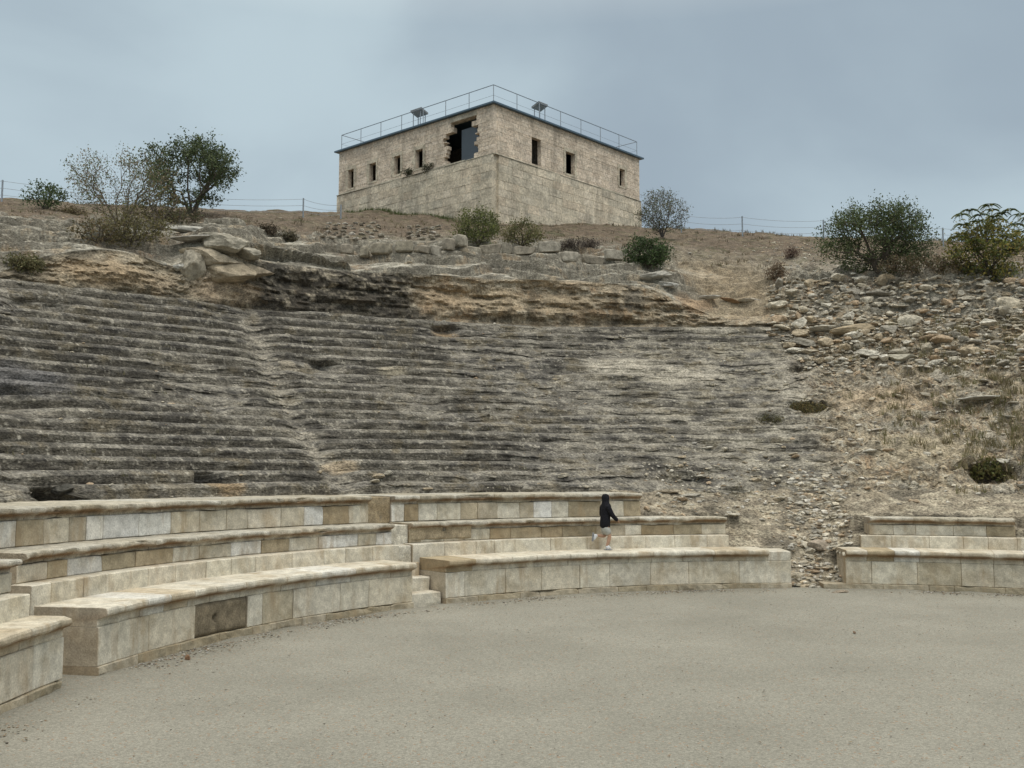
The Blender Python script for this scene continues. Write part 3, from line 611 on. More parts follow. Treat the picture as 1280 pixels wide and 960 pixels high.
# ------------------------------------------------------------------ the fortress
def fortress():
    D0 = 63.0; P0 = at(617, 130, D0); ZR = P0[2]; PL = at_z(424, 191, ZR); PR = at_z(799, 199, ZR)
    # make it exactly square-cornered
    uL = PL-P0; uR = PR-P0; LL = np.linalg.norm(uL); LR = np.linalg.norm(uR); uL /= LL; uR /= LR
    H = 11.0; zb = ZR-H; TK = .34
    e = empty('stone_fortress', (P0[0], P0[1], zb+H-8), 'square ruined stone fortress with a railed flat roof on top of the hill', 'fortress')
    def uz(px, py, u):
        n = np.cross(u, (0, 0, 1)); r = ray(px, py); c = np.array([0, 0, HC]); t = ((P0-c)@n)/(r@n); p = c+r*t
        return float((p-P0)@u), float(p[2])
    def rect(u, x0, y0, x1, y1, big=False):
        a = uz(x0, y0, u); b = uz(x1, y1, u); c = uz(x0, y1, u); d = uz(x1, y0, u)
        return [min(a[0], b[0]), max(a[0], b[0]), (c[1]+b[1])/2, (a[1]+d[1])/2]
    opL = [rect(uL, 435.3, 212, 442.2, 235), rect(uL, 462, 204, 470, 226.5), rect(uL, 493, 195, 500.5, 218), rect(uL, 519.7, 187, 528.6, 210)]
    opR = [rect(uR, 664.7, 174, 676.5, 206), rect(uR, 707, 191, 718.4, 218), rect(uR, 774, 211.5, 781, 233)]
    brk = [rect(uL, 567, 149, 592, 172), rect(uL, 559, 162, 595, 202)]
    z_ledge = uz(617, 193, uL)[1]
    rnd = random.Random(5)
    def blockm(mb, u, inn, u0, u1, z0, z1, outp, depth, col, ch=.02):
        # block with chamfered front; u along wall, inn = inward normal
        c = ch
        V = []
        for (a, b_, dd) in ((0, 0, .03), (1, 0, .03), (1, 1, .03), (0, 1, .03)):
            V.append(P0*[1, 1, 0]+u*(u1 if a else u0)+inn*(dd-outp)+np.array([0, 0, z1 if b_ else z0]))
        for (a, b_) in ((0, 0), (1, 0), (1, 1), (0, 1)):
            V.append(P0*[1, 1, 0]+u*((u1-c) if a else (u0+c))+inn*(-outp)+np.array([0, 0, (z1-c) if b_ else (z0+c)]))
        for (a, b_) in ((0, 0), (1, 0), (1, 1), (0, 1)):
            V.append(P0*[1, 1, 0]+u*(u1 if a else u0)+inn*depth+np.array([0, 0, z1 if b_ else z0]))
        Fc = [(4, 5, 6, 7), (0, 1, 5, 4), (1, 2, 6, 5), (2, 3, 7, 6), (3, 0, 4, 7), (8, 9, 1, 0), (9, 10, 2, 1), (10, 11, 3, 2), (11, 8, 0, 3), (11, 10, 9, 8)]
        mb.add(V, Fc, col)
    palU = [(.45, .385, .30), (.42, .355, .26), (.38, .31, .215), (.44, .375, .28), (.41, .33, .235), (.39, .345, .26)]
    palL = [(.36, .315, .23), (.31, .28, .205), (.40, .35, .26), (.33, .27, .19), (.28, .26, .20), (.42, .37, .285)]
    def wall(u, inn, Lw, ops, brks, name, vis=True, startoff=0.0):
        mbU, mbL = MB(), MB()
        zs = sorted(set([zb]+[z_ledge]+[ZR]+[o[2] for o in ops]+[o[3] for o in ops]+[b[3] for b in brks]+[b[2] for b in brks]))
        lev = []
        for a, b in zip(zs[:-1], zs[1:]):
            if b-a < .12: lev.append(a); continue
            k = max(1, round((b-a)/(.27 if a >= z_ledge-.01 else .55)))
            lev += [a+(b-a)*i/k for i in range(k)]
        lev.append(ZR); zc = [lev[0]]
        for z in lev[1:]:
            if z-zc[-1] > .05: zc.append(z)
        zc[-1] = ZR
        for a, b in zip(zc[:-1], zc[1:]):
            zm = (a+b)/2; lower = zm < z_ledge
            holes = [(o[0], o[1]) for o in ops if o[2]-.03 < zm < o[3]+.03]
            for o in brks:
                if o[2]-.03 < zm < o[3]+.03:
                    h0, h1 = o[0]+rnd.uniform(-.30, .25), o[1]+rnd.uniform(-.1, .6); holes.append((h0, h1))
            holes.sort(); mer = []
            for h in holes:
                if mer and h[0] < mer[-1][1]: mer[-1] = (mer[-1][0], max(mer[-1][1], h[1]))
                else: mer.append(h)
            spans = []; c = startoff
            for h in mer: spans.append((c, h[0])); c = h[1]
            spans.append((c, Lw))
            for s0, s1 in spans:
                p = s0
                while p < s1-1e-3:
                    ln = rnd.uniform(.45, 1.0) if not lower else rnd.uniform(.5, 1.3)
                    q = p+ln
                    if s1-q < .3: q = s1
                    if lower:
                        col = (np.array(rnd.choice(palL))*.6+np.array((.62, .55, .45))*.50)*rnd.uniform(.93, 1.07); blockm(mbL, u, inn, p, q, a, b, .16+rnd.uniform(-.012, .018), TK, col, rnd.uniform(.004, .014))
                    else:
                        col = (np.array(rnd.choice(palU))*.45+np.array((.60, .515, .43))*.62)*rnd.uniform(.96, 1.05); blockm(mbU, u, inn, p, q, a, b, rnd.uniform(-.006, .008), TK, col, .007)
                    p = q
        # weathered sloping ledge on the lower masonry
        p = 0
        while p < Lw:
            q = min(p+rnd.uniform(.8, 1.8), Lw)
            o_ = .2+rnd.uniform(-.04, .04); h_ = rnd.uniform(.05, .16)
            b0 = P0*[1, 1, 0]
            V = [b0+u*x+inn*y+np.array([0, 0, z]) for x in (p, q) for y, z in ((-o_, z_ledge+.002), (-o_+.03, z_ledge+.05), (.02, z_ledge+.05+h_), (.02, z_ledge+.002))]
            mbL.add(V, [(0, 1, 5, 4), (1, 2, 6, 5), (2, 3, 7, 6), (0, 3, 2, 1), (4, 5, 6, 7)], np.array((.30, .28, .22))*rnd.uniform(.8, 1.15)); p = q
        wo = mbU.build('upper_wall', M_WALL, e); lo = mbL.build('lower_wall', M_WALL, e)
        return wo
    nL = np.cross(uL, (0, 0, 1)); nL = nL if nL[1] > 0 else -nL; nL /= np.linalg.norm(nL)
    nR = np.cross(uR, (0, 0, 1)); nR = nR if nR[1] > 0 else -nR; nR /= np.linalg.norm(nR)
    wl = wall(uL, nL, LL, opL, brk, 'left'); wr = wall(uR, nR, LR, opR, [], 'right', startoff=TK*.999)
    # back walls
    for (o_, u, inn, Lw) in ((P0+uL*LL, uR, nR*1, LR), (P0+uR*LR, uL, nL*1, LL)):
        mb = MB(); nseg = 12
        for z0, z1 in ((zb, z_ledge), (z_ledge, ZR)):
            for k in range(nseg):
                a, b = TK+(Lw-TK)*k/nseg, TK+(Lw-TK)*(k+1)/nseg
                V = [o_*[1, 1, 0]+u*x+(-inn)*y+np.array([0, 0, z]) for x in (a, b) for y in (-.0, TK) for z in (z0, z1)]
                mb.add(V, [(0, 1, 3, 2), (4, 6, 7, 5), (0, 4, 5, 1), (2, 3, 7, 6), (1, 5, 7, 3)], rnd.choice(palU))
        mb.build('rear_wall', M_WALL, e)
    # interior floor so that openings read dark but real
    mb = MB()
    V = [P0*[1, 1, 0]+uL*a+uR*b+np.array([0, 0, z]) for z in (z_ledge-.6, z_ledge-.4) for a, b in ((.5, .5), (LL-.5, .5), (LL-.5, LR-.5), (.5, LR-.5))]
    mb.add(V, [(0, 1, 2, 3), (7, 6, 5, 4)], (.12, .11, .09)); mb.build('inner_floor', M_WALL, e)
    # partition wall behind the breach
    mb = MB(); o_ = P0*[1, 1, 0]+uR*5.2
    V = [o_+uL*a+uR*b+np.array([0, 0, z]) for z in (z_ledge-.4, ZR) for a, b in ((.6, 0), (LL-.6, 0), (LL-.6, .4), (.6, .4))]
    mb.add(V, [(0, 1, 5, 4), (1, 2, 6, 5), (2, 3, 7, 6), (3, 0, 4, 7)], (.20, .18, .15)); mb.build('inner_wall', M_WALL, e)
    # window frames: stone surrounds + recessed dark shutters/panes as parts
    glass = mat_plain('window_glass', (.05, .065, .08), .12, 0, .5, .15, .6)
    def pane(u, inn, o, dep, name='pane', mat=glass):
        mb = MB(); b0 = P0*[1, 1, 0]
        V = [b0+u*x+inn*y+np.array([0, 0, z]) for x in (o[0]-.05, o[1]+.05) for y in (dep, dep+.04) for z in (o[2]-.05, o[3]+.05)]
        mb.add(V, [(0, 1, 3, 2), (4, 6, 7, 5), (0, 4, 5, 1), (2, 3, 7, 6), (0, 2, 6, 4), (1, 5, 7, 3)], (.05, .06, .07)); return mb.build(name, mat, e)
    def surround(u, inn, o, seed):
        mb = MB(); b0 = P0*[1, 1, 0]; rnd2 = random.Random(seed); c = np.array((.47, .42, .33))
        def bx(u0, u1, z0, z1): 
            V = [b0+u*x+inn*y+np.array([0, 0, z]) for x in (u0, u1) for y in (-.035, .1) for z in (z0, z1)]
            mb.add(V, [(0, 1, 3, 2), (4, 6, 7, 5), (0, 4, 5, 1), (2, 3, 7, 6), (0, 2, 6, 4), (1, 5, 7, 3)], c*rnd2.uniform(.9, 1.08))
        bx(o[0]-.22, o[1]+.25, o[3]+.003, o[3]+.28); bx(o[0]-.12, o[1]+.15, o[2]-.14, o[2]-.003)
        zz = o[2]
        while zz < o[3]-.05:
            h = min(rnd2.uniform(.3, .5), o[3]-zz); bx(o[0]-rnd2.uniform(.14, .34), o[0]-.003, zz+.004, zz+h-.004); bx(o[1]+.003, o[1]+rnd2.uniform(.14, .34), zz+.004, zz+h-.004); zz += h
        return mb.build('window', M_WALL, e)
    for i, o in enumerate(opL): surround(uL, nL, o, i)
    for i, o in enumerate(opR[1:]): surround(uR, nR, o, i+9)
    # big breach: slate coloured pane on its right half, set back behind broken edges
    bo = [brk[1][0]+.15, brk[1][0]+(brk[1][1]-brk[1][0])*.62, brk[1][2], brk[1][3]+.1]
    blue = mat_plain('weathered_blue_grey_panel', (.055, .072, .09), .35, 0, .5, .12, .5)
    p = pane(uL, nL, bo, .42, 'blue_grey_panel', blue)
    # lintel over breach
    mb = MB(); b0 = P0*[1, 1, 0]; V = [b0+uL*x+nL*y+np.array([0, 0, z]) for x in (brk[0][0]-.3, brk[0][1]+.3) for y in (-.03, .5) for z in (brk[0][3]+.003, brk[0][3]+.32)]
    mb.add(V, [(0, 1, 3, 2), (4, 6, 7, 5), (0, 4, 5, 1), (2, 3, 7, 6), (0, 2, 6, 4), (1, 5, 7, 3)], (.46, .42, .34)); mb.build('lintel', M_WALL, e)
    # roof slab
    mb = MB(); ov = .26; zr0, zr1 = ZR+.003, ZR+.11
    cs = [P0-uL*ov-uR*ov, P0+uL*(LL+ov)-uR*ov, P0+uL*(LL+ov)+uR*(LR+ov), P0-uL*ov+uR*(LR+ov)]
    V = [c*[1, 1, 0]+np.array([0, 0, z]) for z in (zr0, zr1) for c in cs]
    mb.add(V, [(0, 1, 2, 3), (7, 6, 5, 4), (0, 4, 5, 1), (1, 5, 6, 2), (2, 6, 7, 3), (3, 7, 4, 0)], (.1, .15, .2)); mb.build('roof_slab', M_SLATE, e)
    # railing
    rail = MB(); ins = .12; hr = 1.25
    cr = [P0+uL*ins+uR*ins, P0+uL*(LL-ins)+uR*ins, P0+uL*(LL-ins)+uR*(LR-ins), P0+uL*ins+uR*(LR-ins)]
    cr = [c*[1, 1, 0]+np.array([0, 0, zr1]) for c in cr]
    for a, b in ((0, 1), (1, 2), (2, 3), (3, 0)):
        rail.tube([cr[a]+[0, 0, hr], cr[b]+[0, 0, hr]], .028, 5); rail.tube([cr[a]+[0, 0, .55], cr[b]+[0, 0, .55]], .010, 4)
    ro = rail.build('railing', M_METAL, e)
    for a, b, n in ((0, 1, 7), (1, 2, 7), (2, 3, 7), (3, 0, 7)):
        for k in range(n):
            p = cr[a]+(cr[b]-cr[a])*k/n; mb = MB(); mb.tube([p, p+[0, 0, hr]], .028, 5); mb.build('post', M_METAL, ro)
    # information boards standing on the roof
    def board(pxc, u, wlen, label, flip):
        a, _ = uz(pxc, 140 if flip else 150, u); inn = nL if u is uL else nR
        c = P0*[1, 1, 0]+u*a+inn*.55+np.array([0, 0, zr1]); b = empty('viewpoint_board', c, label, 'information board', 'information boards on the fortress roof')
        mb = MB(); w2 = wlen/2
        p = [c+u*s*w2+inn*(-.34)+[0, 0, 1.36] for s in (-1, 1)]+[c+u*s*w2+inn*.34+[0, 0, 1.14] for s in (1, -1)]
        mb.add(list(p)+[q+np.array([0, 0, .07]) for q in p], [(3, 2, 1, 0), (4, 5, 6, 7), (0, 1, 5, 4), (1, 2, 6, 5), (2, 3, 7, 6), (3, 0, 4, 7)], (.3, .3, .3)); mb.build('panel', mat_plain('board_panel', (.22, .24, .26), .5), b)
        mb = MB(); q = [x-np.array([0, 0, .02]) for x in p]; mb.add([x-np.array([0, 0, .03]) for x in q]+q, [(3, 2, 1, 0), (4, 5, 6, 7), (0, 1, 5, 4), (1, 2, 6, 5), (2, 3, 7, 6), (3, 0, 4, 7)], (.5, .5, .5)); mb.build('underside', mat_plain('board_underside', (.38, .38, .36), .6), b)
        for s in (-1, 1):
            for y, h in ((-.24, 1.3), (.24, 1.14)):
                mb = MB(); f0 = c+u*s*(w2-.2)+inn*y; mb.tube([f0, f0+[0, 0, h]], .035, 5); mb.build('leg', M_METAL, b)
    board(517, uL, 1.1, 'tilted information board on the left side of the fortress roof', False)
    board(682, uR, .95, 'tilted information board on the right side of the fortress roof', True)
    # bushes rooted in the wall
    return P0, uL, uR, nL, nR, uz, e, z_ledge
P0, uL, uR, nL, nR, UZ, FORT, ZL = fortress()

def leaf_quads(C, per, spread, size, pal, rg, up=.3, asp=.5):
    n = len(C)*per; c = np.repeat(C, per, 0)+rg.normal(0, 1, (n, 3))*spread; a = rg.normal(size=(n, 3)); a[:, 2] += up; a /= np.linalg.norm(a, axis=1)[:, None]
    b = np.cross(a, rg.normal(size=(n, 3))); b /= np.linalg.norm(b, axis=1)[:, None]; s = size*rg.uniform(.6, 1.3, (n, 1))
    V = np.stack([c-a*s, c+b*s*asp, c+a*s, c-b*s*asp], 1).reshape(-1, 3); Q = np.arange(n*4).reshape(n, 4)
    cc = np.array(pal)[rg.integers(len(pal), size=n)]*rg.uniform(.7, 1.3, (n, 1)); return V, Q, np.repeat(cc, 4, 0)
# ------------------------------------------------------------------ stones
def rock_mesh(seed, flat=.7, sub=3, ang=.5):
    import bmesh
    bm = bmesh.new(); bmesh.ops.create_icosphere(bm, subdivisions=sub, radius=1); V = np.array([v.co[:] for v in bm.verts]); Fc = [[v.index for v in f.verts] for f in bm.faces]; bm.free()
    rnd = np.random.default_rng(seed)
    for k in range(13):                                   # planar breaks
        n = rnd.normal(size=3); n /= np.linalg.norm(n); d = rnd.uniform(.48, .82); s = V@n; V = V-np.clip(s-d, 0, None)[:, None]*n*.92
    V = V*(1+.13*fbm(V+seed*9.1, 2.2, 4, seed, .6)[:, None]); V = V*np.array([1.0, rnd.uniform(.65, .9), flat])
    return V, Fc
ROCKS = [rock_mesh(i, [.5, .62, .75, .4, .8][i % 5], 4) for i in range(14)]
SMALL = [rock_mesh(50+i, .6, 1) for i in range(8)]
STONE_PAL = [(.52, .465, .36), (.57, .52, .42), (.48, .40, .285), (.44, .40, .32), (.64, .60, .51), (.45, .345, .235), (.32, .295, .245)]
_rm = {}
def place_rock(name, p, size, label, group, seed, rot=None, col=None, sink=.3, stretch=(1, 1, 1), cat='rock'):
    rnd = random.Random(seed); vi = rnd.randrange(len(ROCKS)); ci = rnd.randrange(len(STONE_PAL))
    key = (vi, ci, col)
    if key not in _rm:
        V, Fc = ROCKS[vi]; c0 = np.array(col if col else STONE_PAL[ci]); n = fbm(V*1.3+vi, 1.5, 3, vi)
        top = _rm[key] = bpy.data.meshes.new('stone'); top.from_pydata([tuple(v) for v in V], [], Fc)
        a = top.color_attributes.new('Col', 'FLOAT_COLOR', 'POINT'); c = np.ones((len(V), 4), np.float32); c[:, :3] = c0*(1+.28*n[:, None]); a.data.foreach_set('color', c.ravel()); top.materials.append(M_STONE)
    o = bpy.data.objects.new(name, _rm[key]); COL.objects.link(o)
    o.scale = (size*stretch[0], size*stretch[1], size*stretch[2]); o.rotation_euler = (rnd.uniform(-.2, .2), rnd.uniform(-.2, .2), rnd.uniform(0, 6.3) if rot is None else rot)
    o.location = (p[0], p[1], p[2]+size*stretch[2]*(.5-sink)); tag(o, label, cat, group); return o
# notable stones
for i, (px, py, s, st, lab, col) in enumerate([
    (1068, 413, .62, (1.75, .7, .5), 'long tan slab lying in the middle of the rubble bank', (.38, .31, .21)),
    (1030, 412, .5, (1.3, .8, .55), 'pale boulder just left of the long tan slab', (.42, .39, .32)),
    (1125, 447, .55, (1.5, .8, .5), 'pale pointed slab tilted below the rubble bank', (.42, .39, .31)),
    (1220, 500, .5, (1.6, .8, .4), 'white layered slab near the right edge of the slope', (.46, .44, .38)),
    (862, 617, .25, (1.6, .8, .55), 'white flat stone above the right end of the central seating', (.46, .43, .36)),
    (838, 615, .22, (1.5, .8, .5), 'tan flat stone left of the white flat stone above the central seating', (.40, .34, .25)),
    (1040, 536, .2, (1.4, .9, .6), 'white stone in the middle of the right slope', (.58, .56, .50)),
    (1096, 538, .22, (1.4, .8, .5), 'cream stone right of the white stone on the right slope', (.50, .45, .38)),
    (78, 617, .30, (1.1, .9, .9), 'dark boulder sitting in the hollow above the left seating', (.11, .105, .09)),
    (98, 621, .22, (1.4, .9, .6), 'small dark boulder beside the hollow above the left seating', (.12, .11, .09)),
    (1025, 687, .30, (1, .9, .8), 'round tan boulder in the rubble gap between the seating blocks', (.38, .32, .25)),
    (232, 285, .9, (1.7, .9, .35), 'flat capstone on top of the pale outcrop below the dark tree', (.36, .35, .31)),
    (245, 300, .75, (1.4, .9, .5), 'grey broken slab on the pale outcrop', (.36, .34, .3)),
    (275, 312, .95, (1.2, .9, .8), 'large pale tan boulder on the outcrop edge', (.42, .385, .31)),
    (305, 320, .8, (1.1, .9, .8), 'pale boulder right of the large one on the outcrop edge', (.40, .37, .30)),
    (243, 338, .85, (.62, .9, 1.15), 'smooth grey upright rock at the left end of the outcrop', (.38, .345, .275)),
    (278, 348, 1.15, (1.25, .9, 1.0), 'big tan split rock standing over the top row of seats', (.41, .345, .25)),
    (262, 327, 1.0, (1.1, .8, .95), 'tan block wedged between the grey upright rock and the split rock', (.42, .36, .27)),
    (312, 345, .9, (1.0, .8, .95), 'tan boulder at the left end of the black rock face', (.40, .335, .25)),
    (225, 337, .35, (1, .8, .8), 'small white stone left of the split rock', (.5, .49, .44)),
    (140, 298, .75, (1.4, .9, .6), 'grey humped boulder on the left ledge', (.33, .32, .28)),
    (885, 370, .45, (1.5, .8, .45), 'white flat stone by the sandy path', (.46, .44, .39)),
    (912, 376, .42, (1.3, .8, .6), 'rusty brown stone by the sandy path', (.30, .2, .12)),
    (937, 376, .42, (1.4, .8, .5), 'pale stone right of the rusty one by the sandy path', (.44, .40, .33)),
    (820, 346, .5, (1.5, .9, .6), 'pale humped boulder under the dark green bush', (.42, .40, .35)),
    (836, 354, .4, (1.2, .9, .6), 'white boulder at the lower edge of the dark green bush', (.46, .45, .41)),
    ]):
    place_rock('boulder', hit(px, py), s, lab, None, 900+i, rot=random.Random(i).uniform(-.35, .35), col=col, stretch=st, cat='boulder')
g = at_z(235, 824, 0); place_rock('stone', (g[0], g[1], .0), .075, 'small reddish stone alone on the gravel by the left wall', None, 77, col=(.33, .2, .12), cat='stone')
g = at_z(1068, 791, 0); place_rock('stone', (g[0], g[1], .0), .05, 'small brown stone on the gravel at right', None, 78, col=(.25, .17, .11), cat='stone')
g = at_z(1050, 741, 0); place_rock('stone', (g[0], g[1], .0), .14, 'flat slab fragment at the foot of the right seating block', None, 79, rot=0, col=(.40, .33, .25), stretch=(1.9, .8, .5), cat='stone')
# rubble bank at right
TONES = ['buff', 'cream', 'tan', 'grey buff', 'whitish', 'reddish tan', 'dark grey']
def tone_of(seed):
    r_ = random.Random(seed); r_.randrange(len(ROCKS)); return r_.randrange(len(STONE_PAL))
rnd = random.Random(21); pts = []
for i in range(3000):
    px = rnd.uniform(965, 1290); top = 348+rnd.uniform(0, 6); bot = 455-35*max(0, (1010-px)/45)
    py = top+(bot-top)*rnd.random()**1.25
    p = hit(px, py, 3); s = rnd.choice((rnd.uniform(.14, .26), rnd.uniform(.2, .5)))
    if all((p[0]-q[0])**2+(p[1]-q[1])**2+(p[2]-q[2])**2 > (.95*(s+q[3])*.75)**2 for q in pts): pts.append((*p, s))
    if len(pts) >= 215: break
for i, p in enumerate(pts):
    lb_ = ('large ' if p[3] > .32 else 'small ' if p[3] < .2 else 'medium ')+TONES[tone_of(2000+i)]+' rubble stone '+('in the upper edge of' if project(np.array(p[:3]))[1] < 375 else 'near the foot of' if project(np.array(p[:3]))[1] > 425 else 'halfway down')+' the right bank'
    place_rock('rubble_stone', p[:3], p[3], lb_, 'rubble stones of the right bank', 2000+i, sink=.38, stretch=(1.25, 1, rnd.choice((.6, .85, 1.1))), cat='rock')
pts2 = []
for i in range(80):
    z = rnd.random()
    if z < .35: px, py = rnd.uniform(950, 1280), rnd.uniform(460, 620)
    elif z < .7: px, py = rnd.uniform(990, 1062), rnd.uniform(630, 725)
    elif z < .85: px, py = rnd.uniform(840, 1000), rnd.uniform(560, 660)
    else: px, py = rnd.uniform(470, 800), rnd.uniform(590, 612)
    p = hit(px, py, 3); place_rock('fallen_stone', p, rnd.uniform(.07, .20), 'small '+TONES[tone_of(4000+i)]+' fallen stone '+('on the broken slope under the rubble bank' if z < .35 else 'in the rubble gap between the central and right seating' if z < .7 else 'above the right end of the central seating' if z < .85 else 'behind the top central bench'), 'loose stones on the slope', 4000+i, sink=.3, stretch=(1.3, 1, .7), cat='stone')
# uncountable gravel and small rubble
def scatter(name, P, sizes, cols, mat=M_STONE, kind='stuff'):
    V_all = []; C_all = []; F_all = []; n = 0
    rg = np.random.default_rng(3)
    for p, s, c in zip(P, sizes, cols):
        V, Fc = SMALL[rg.integers(len(SMALL))]; a = rg.uniform(0, 6.28); R = np.array([[math.cos(a), -math.sin(a), 0], [math.sin(a), math.cos(a), 0], [0, 0, 1]])
        V = (V*s*np.array([1.2, 1, .8]))@R.T+p; V_all.append(V); C_all.append(np.broadcast_to(c, V.shape)); F_all.append(np.array(Fc)+n); n += len(V)
    o = mesh_obj(name, np.concatenate(V_all), np.concatenate(F_all), mat, None, np.concatenate(C_all)); tag(o, kind=kind); return o
def cols_(n, pal, rg): return np.array(pal)[rg.integers(len(pal), size=n)]*rg.uniform(.8, 1.15, (n, 1))
rg = np.random.default_rng(5)
sel_i, sel_j = [], []
wts = np.zeros(HR.shape); vis = (_px > -60) & (_px < 1340) & (_py > 240) & (_py < 760) & (_pd < 62)
cell = np.gradient(HR, axis=1)*HR*np.gradient(th_)[:, None]
wts = np.where(vis, np.clip(cell, 0, .2), 0)*(.25+1.2*np.clip(hn2, 0, 1)); 
wts *= np.where((HR < RC-.05) & (hn1 > -9), np.where((th_ < TH['C1']-.003) & (th_ > TH['D0']+.003), 6, 0)[:, None], 1)*np.where(htr > .5, 4.5, 1)*np.where(HR > 46, .12, 1)*np.where((HK == 3)[None, :], 0, 1)
wts *= np.where((htr < .5) & (HR > RC) & (HR < RT), .45+2.2*hero**2, 1)
fl = rg.choice(wts.size, 9000, p=(wts/wts.sum()).ravel()); Pp = HP.reshape(-1, 3)[fl]+rg.uniform(-.04, .04, (9000, 3))*[1, 1, 0]
ss = rg.uniform(.02, .06, 9000)*np.where(htr.repeat(HR.shape[1], 1).ravel()[fl] > .5, 1.5, 1)*(1+1.6*(rg.random(9000) < .06))
scatter('rubble', Pp, ss, cols_(9000, STONE_PAL+[(.40, .38, .34), (.24, .2, .14)], rg))
pb, sb = [], []
rb_ = random.Random(77)
for i in range(2600):
    px = rb_.uniform(960, 1300); top = 346; bot = 462-45*max(0, (1010-px)/50)
    pb.append(hit(px, top+(bot-top)*rb_.random(), 3)+np.array([rb_.uniform(-.08, .08), rb_.uniform(-.08, .08), 0])); sb.append(rb_.uniform(.05, .15))
for i in range(1100):
    u_ = rb_.random()
    if u_ < .5: px, py = rb_.uniform(985, 1064), rb_.uniform(590, 736)
    elif u_ < .75: px, py = rb_.uniform(805, 1010), rb_.uniform(575, 650)
    else: px, py = rb_.uniform(960, 1280), rb_.uniform(460, 630)
    pb.append(hit(px, py, 3)); sb.append(rb_.uniform(.03, .085)*(1.6 if rb_.random() < .3 else 1)*(1.25 if u_ < .5 else 1))
scatter('bank_rubble', pb, sb, cols_(len(pb), STONE_PAL+[(.50, .47, .41), (.45, .42, .35), (.24, .19, .13)], rg))
# gravel at foot of walls and over the floor
tt = rg.uniform(TH['D0']-.5, rad(188), 2600); r_ = R0-.05-np.abs(rg.normal(0, .22, 2600)); P1 = np.stack([CX+r_*np.cos(tt), CY+r_*np.sin(tt), 0*tt+.005], -1)
xy = rg.uniform([-6, 5], [13, 23], (7000, 2)); xy = xy[np.hypot(xy[:, 0]-CX, xy[:, 1]-CY) < R0-.2]; P2 = np.c_[xy, np.zeros(len(xy))]
PG = np.concatenate([P1, P2]); sg = np.concatenate([rg.uniform(.008, .03, len(P1)), rg.uniform(.004, .013, len(P2))])
scatter('gravel', PG, sg, cols_(len(PG), [(.36, .33, .27), (.30, .26, .2), (.2, .18, .15), (.48, .46, .42), (.34, .26, .18)], rg))

rl = np.random.default_rng(12); tt = rl.uniform(TH['D0']-.5, rad(186), 900); r_ = R0-.08-np.abs(rl.normal(0, .35, 900)); PL_ = np.stack([CX+r_*np.cos(tt), CY+r_*np.sin(tt), 0*tt+.012], -1)
xy = rl.uniform([-5.5, 6], [12, 22], (260, 2)); xy = xy[np.hypot(xy[:, 0]-CX, xy[:, 1]-CY) < R0-.4]; PL_ = np.concatenate([PL_, np.c_[xy, np.full(len(xy), .012)]])
Vl, Ql, Cl = leaf_quads(PL_, 1, .0, .028, [(.10, .075, .045), (.16, .11, .06), (.07, .06, .04), (.22, .17, .10)], rl); Vl[:, 2] = .004+np.abs(Vl[:, 2]-.012)*.4
tag(mesh_obj('leaf_litter', Vl, Ql, M_LEAF, None, Cl), kind='stuff')
# low wall of squared blocks above the cliff, and the two dry stone walls under the fortress
def line_wall(name, label, pts, hts, ln, thick, seed, pal, cat, gap=.0):
    rnd = random.Random(seed); P = [hit(x, y, 4) for x, y in pts]; m = MB(); org = P[0]
    for a, b in zip(P[:-1], P[1:]):
        d = b-a; D = np.linalg.norm(d[:2]); u = d/D; x = 0
        while x < D-.1:
            l_ = rnd.uniform(*ln); h = rnd.uniform(*hts); c = a+u*(x+l_/2); zc = surf_z(c[0], c[1]); ang = math.atan2(u[1], u[0])+rnd.uniform(-.08, .08)
            V, Fc = rock_mesh(rnd.randrange(9999), 1, 2); V = np.sign(V)*np.abs(V)**.45; V = V/np.abs(V).max(0)*np.array([l_/2*.97, thick/2, h/2])
            R = np.array([[math.cos(ang), -math.sin(ang), 0], [math.sin(ang), math.cos(ang), 0], [0, 0, 1]])
            m.add(V@R.T+[c[0], c[1], zc+h/2-.02], Fc, np.array(rnd.choice(pal))*rnd.uniform(.85, 1.1)); x += l_+(gap if rnd.random() < .25 else 0)
    o = m.build(name, M_STONE, None, origin=org); tag(o, label, cat); return o
line_wall('low_stone_wall', 'long low row of squared stone blocks below the olive bushes', [(425, 311), (520, 312), (600, 313), (700, 316), (765, 323)], (.42, .62), (.45, 1.2), .5, 3, [(.34, .31, .25), (.30, .27, .21), (.38, .35, .29), (.28, .25, .2)], 'stone wall', .18)
def dry_wall(label, px0, py0, px1, py1, seed, topskew=0):
    rnd = random.Random(seed); m = MB(); k = 0; o0 = hit((px0+px1)/2, py1, 4)
    nrow = 6; D = o0[1]
    for r in range(nrow):
        px = px0+topskew*(r/nrow)+rnd.uniform(0, 3)
        while px < px1:
            py = py1+(py0-py1)*(r+.5)/nrow+rnd.uniform(-1, 1); p = hit(px, py, 2)+np.array([0, -.06, .02]); s = rnd.uniform(.13, .2)
            V, Fc = SMALL[rnd.randrange(8)]; m.add(V*s*np.array([1.35, 1, 1.05])+p, Fc, np.array(rnd.choice([(.33, .30, .24), (.27, .24, .19), (.38, .35, .30), (.22, .19, .15)]))*rnd.uniform(.8, 1.15)); px += s*2.3*F/D
    b = m.build('dry_stone_wall', M_STONE, None, origin=o0); tag(b, label, 'dry stone wall', 'dry stone walls under the fortress')
dry_wall('sloping dry stone wall below the left half of the fortress', 404, 276, 478, 297, 31, 8)
dry_wall('short dry stone wall with a pale base left of the olive bush', 511, 281, 549, 297, 32)

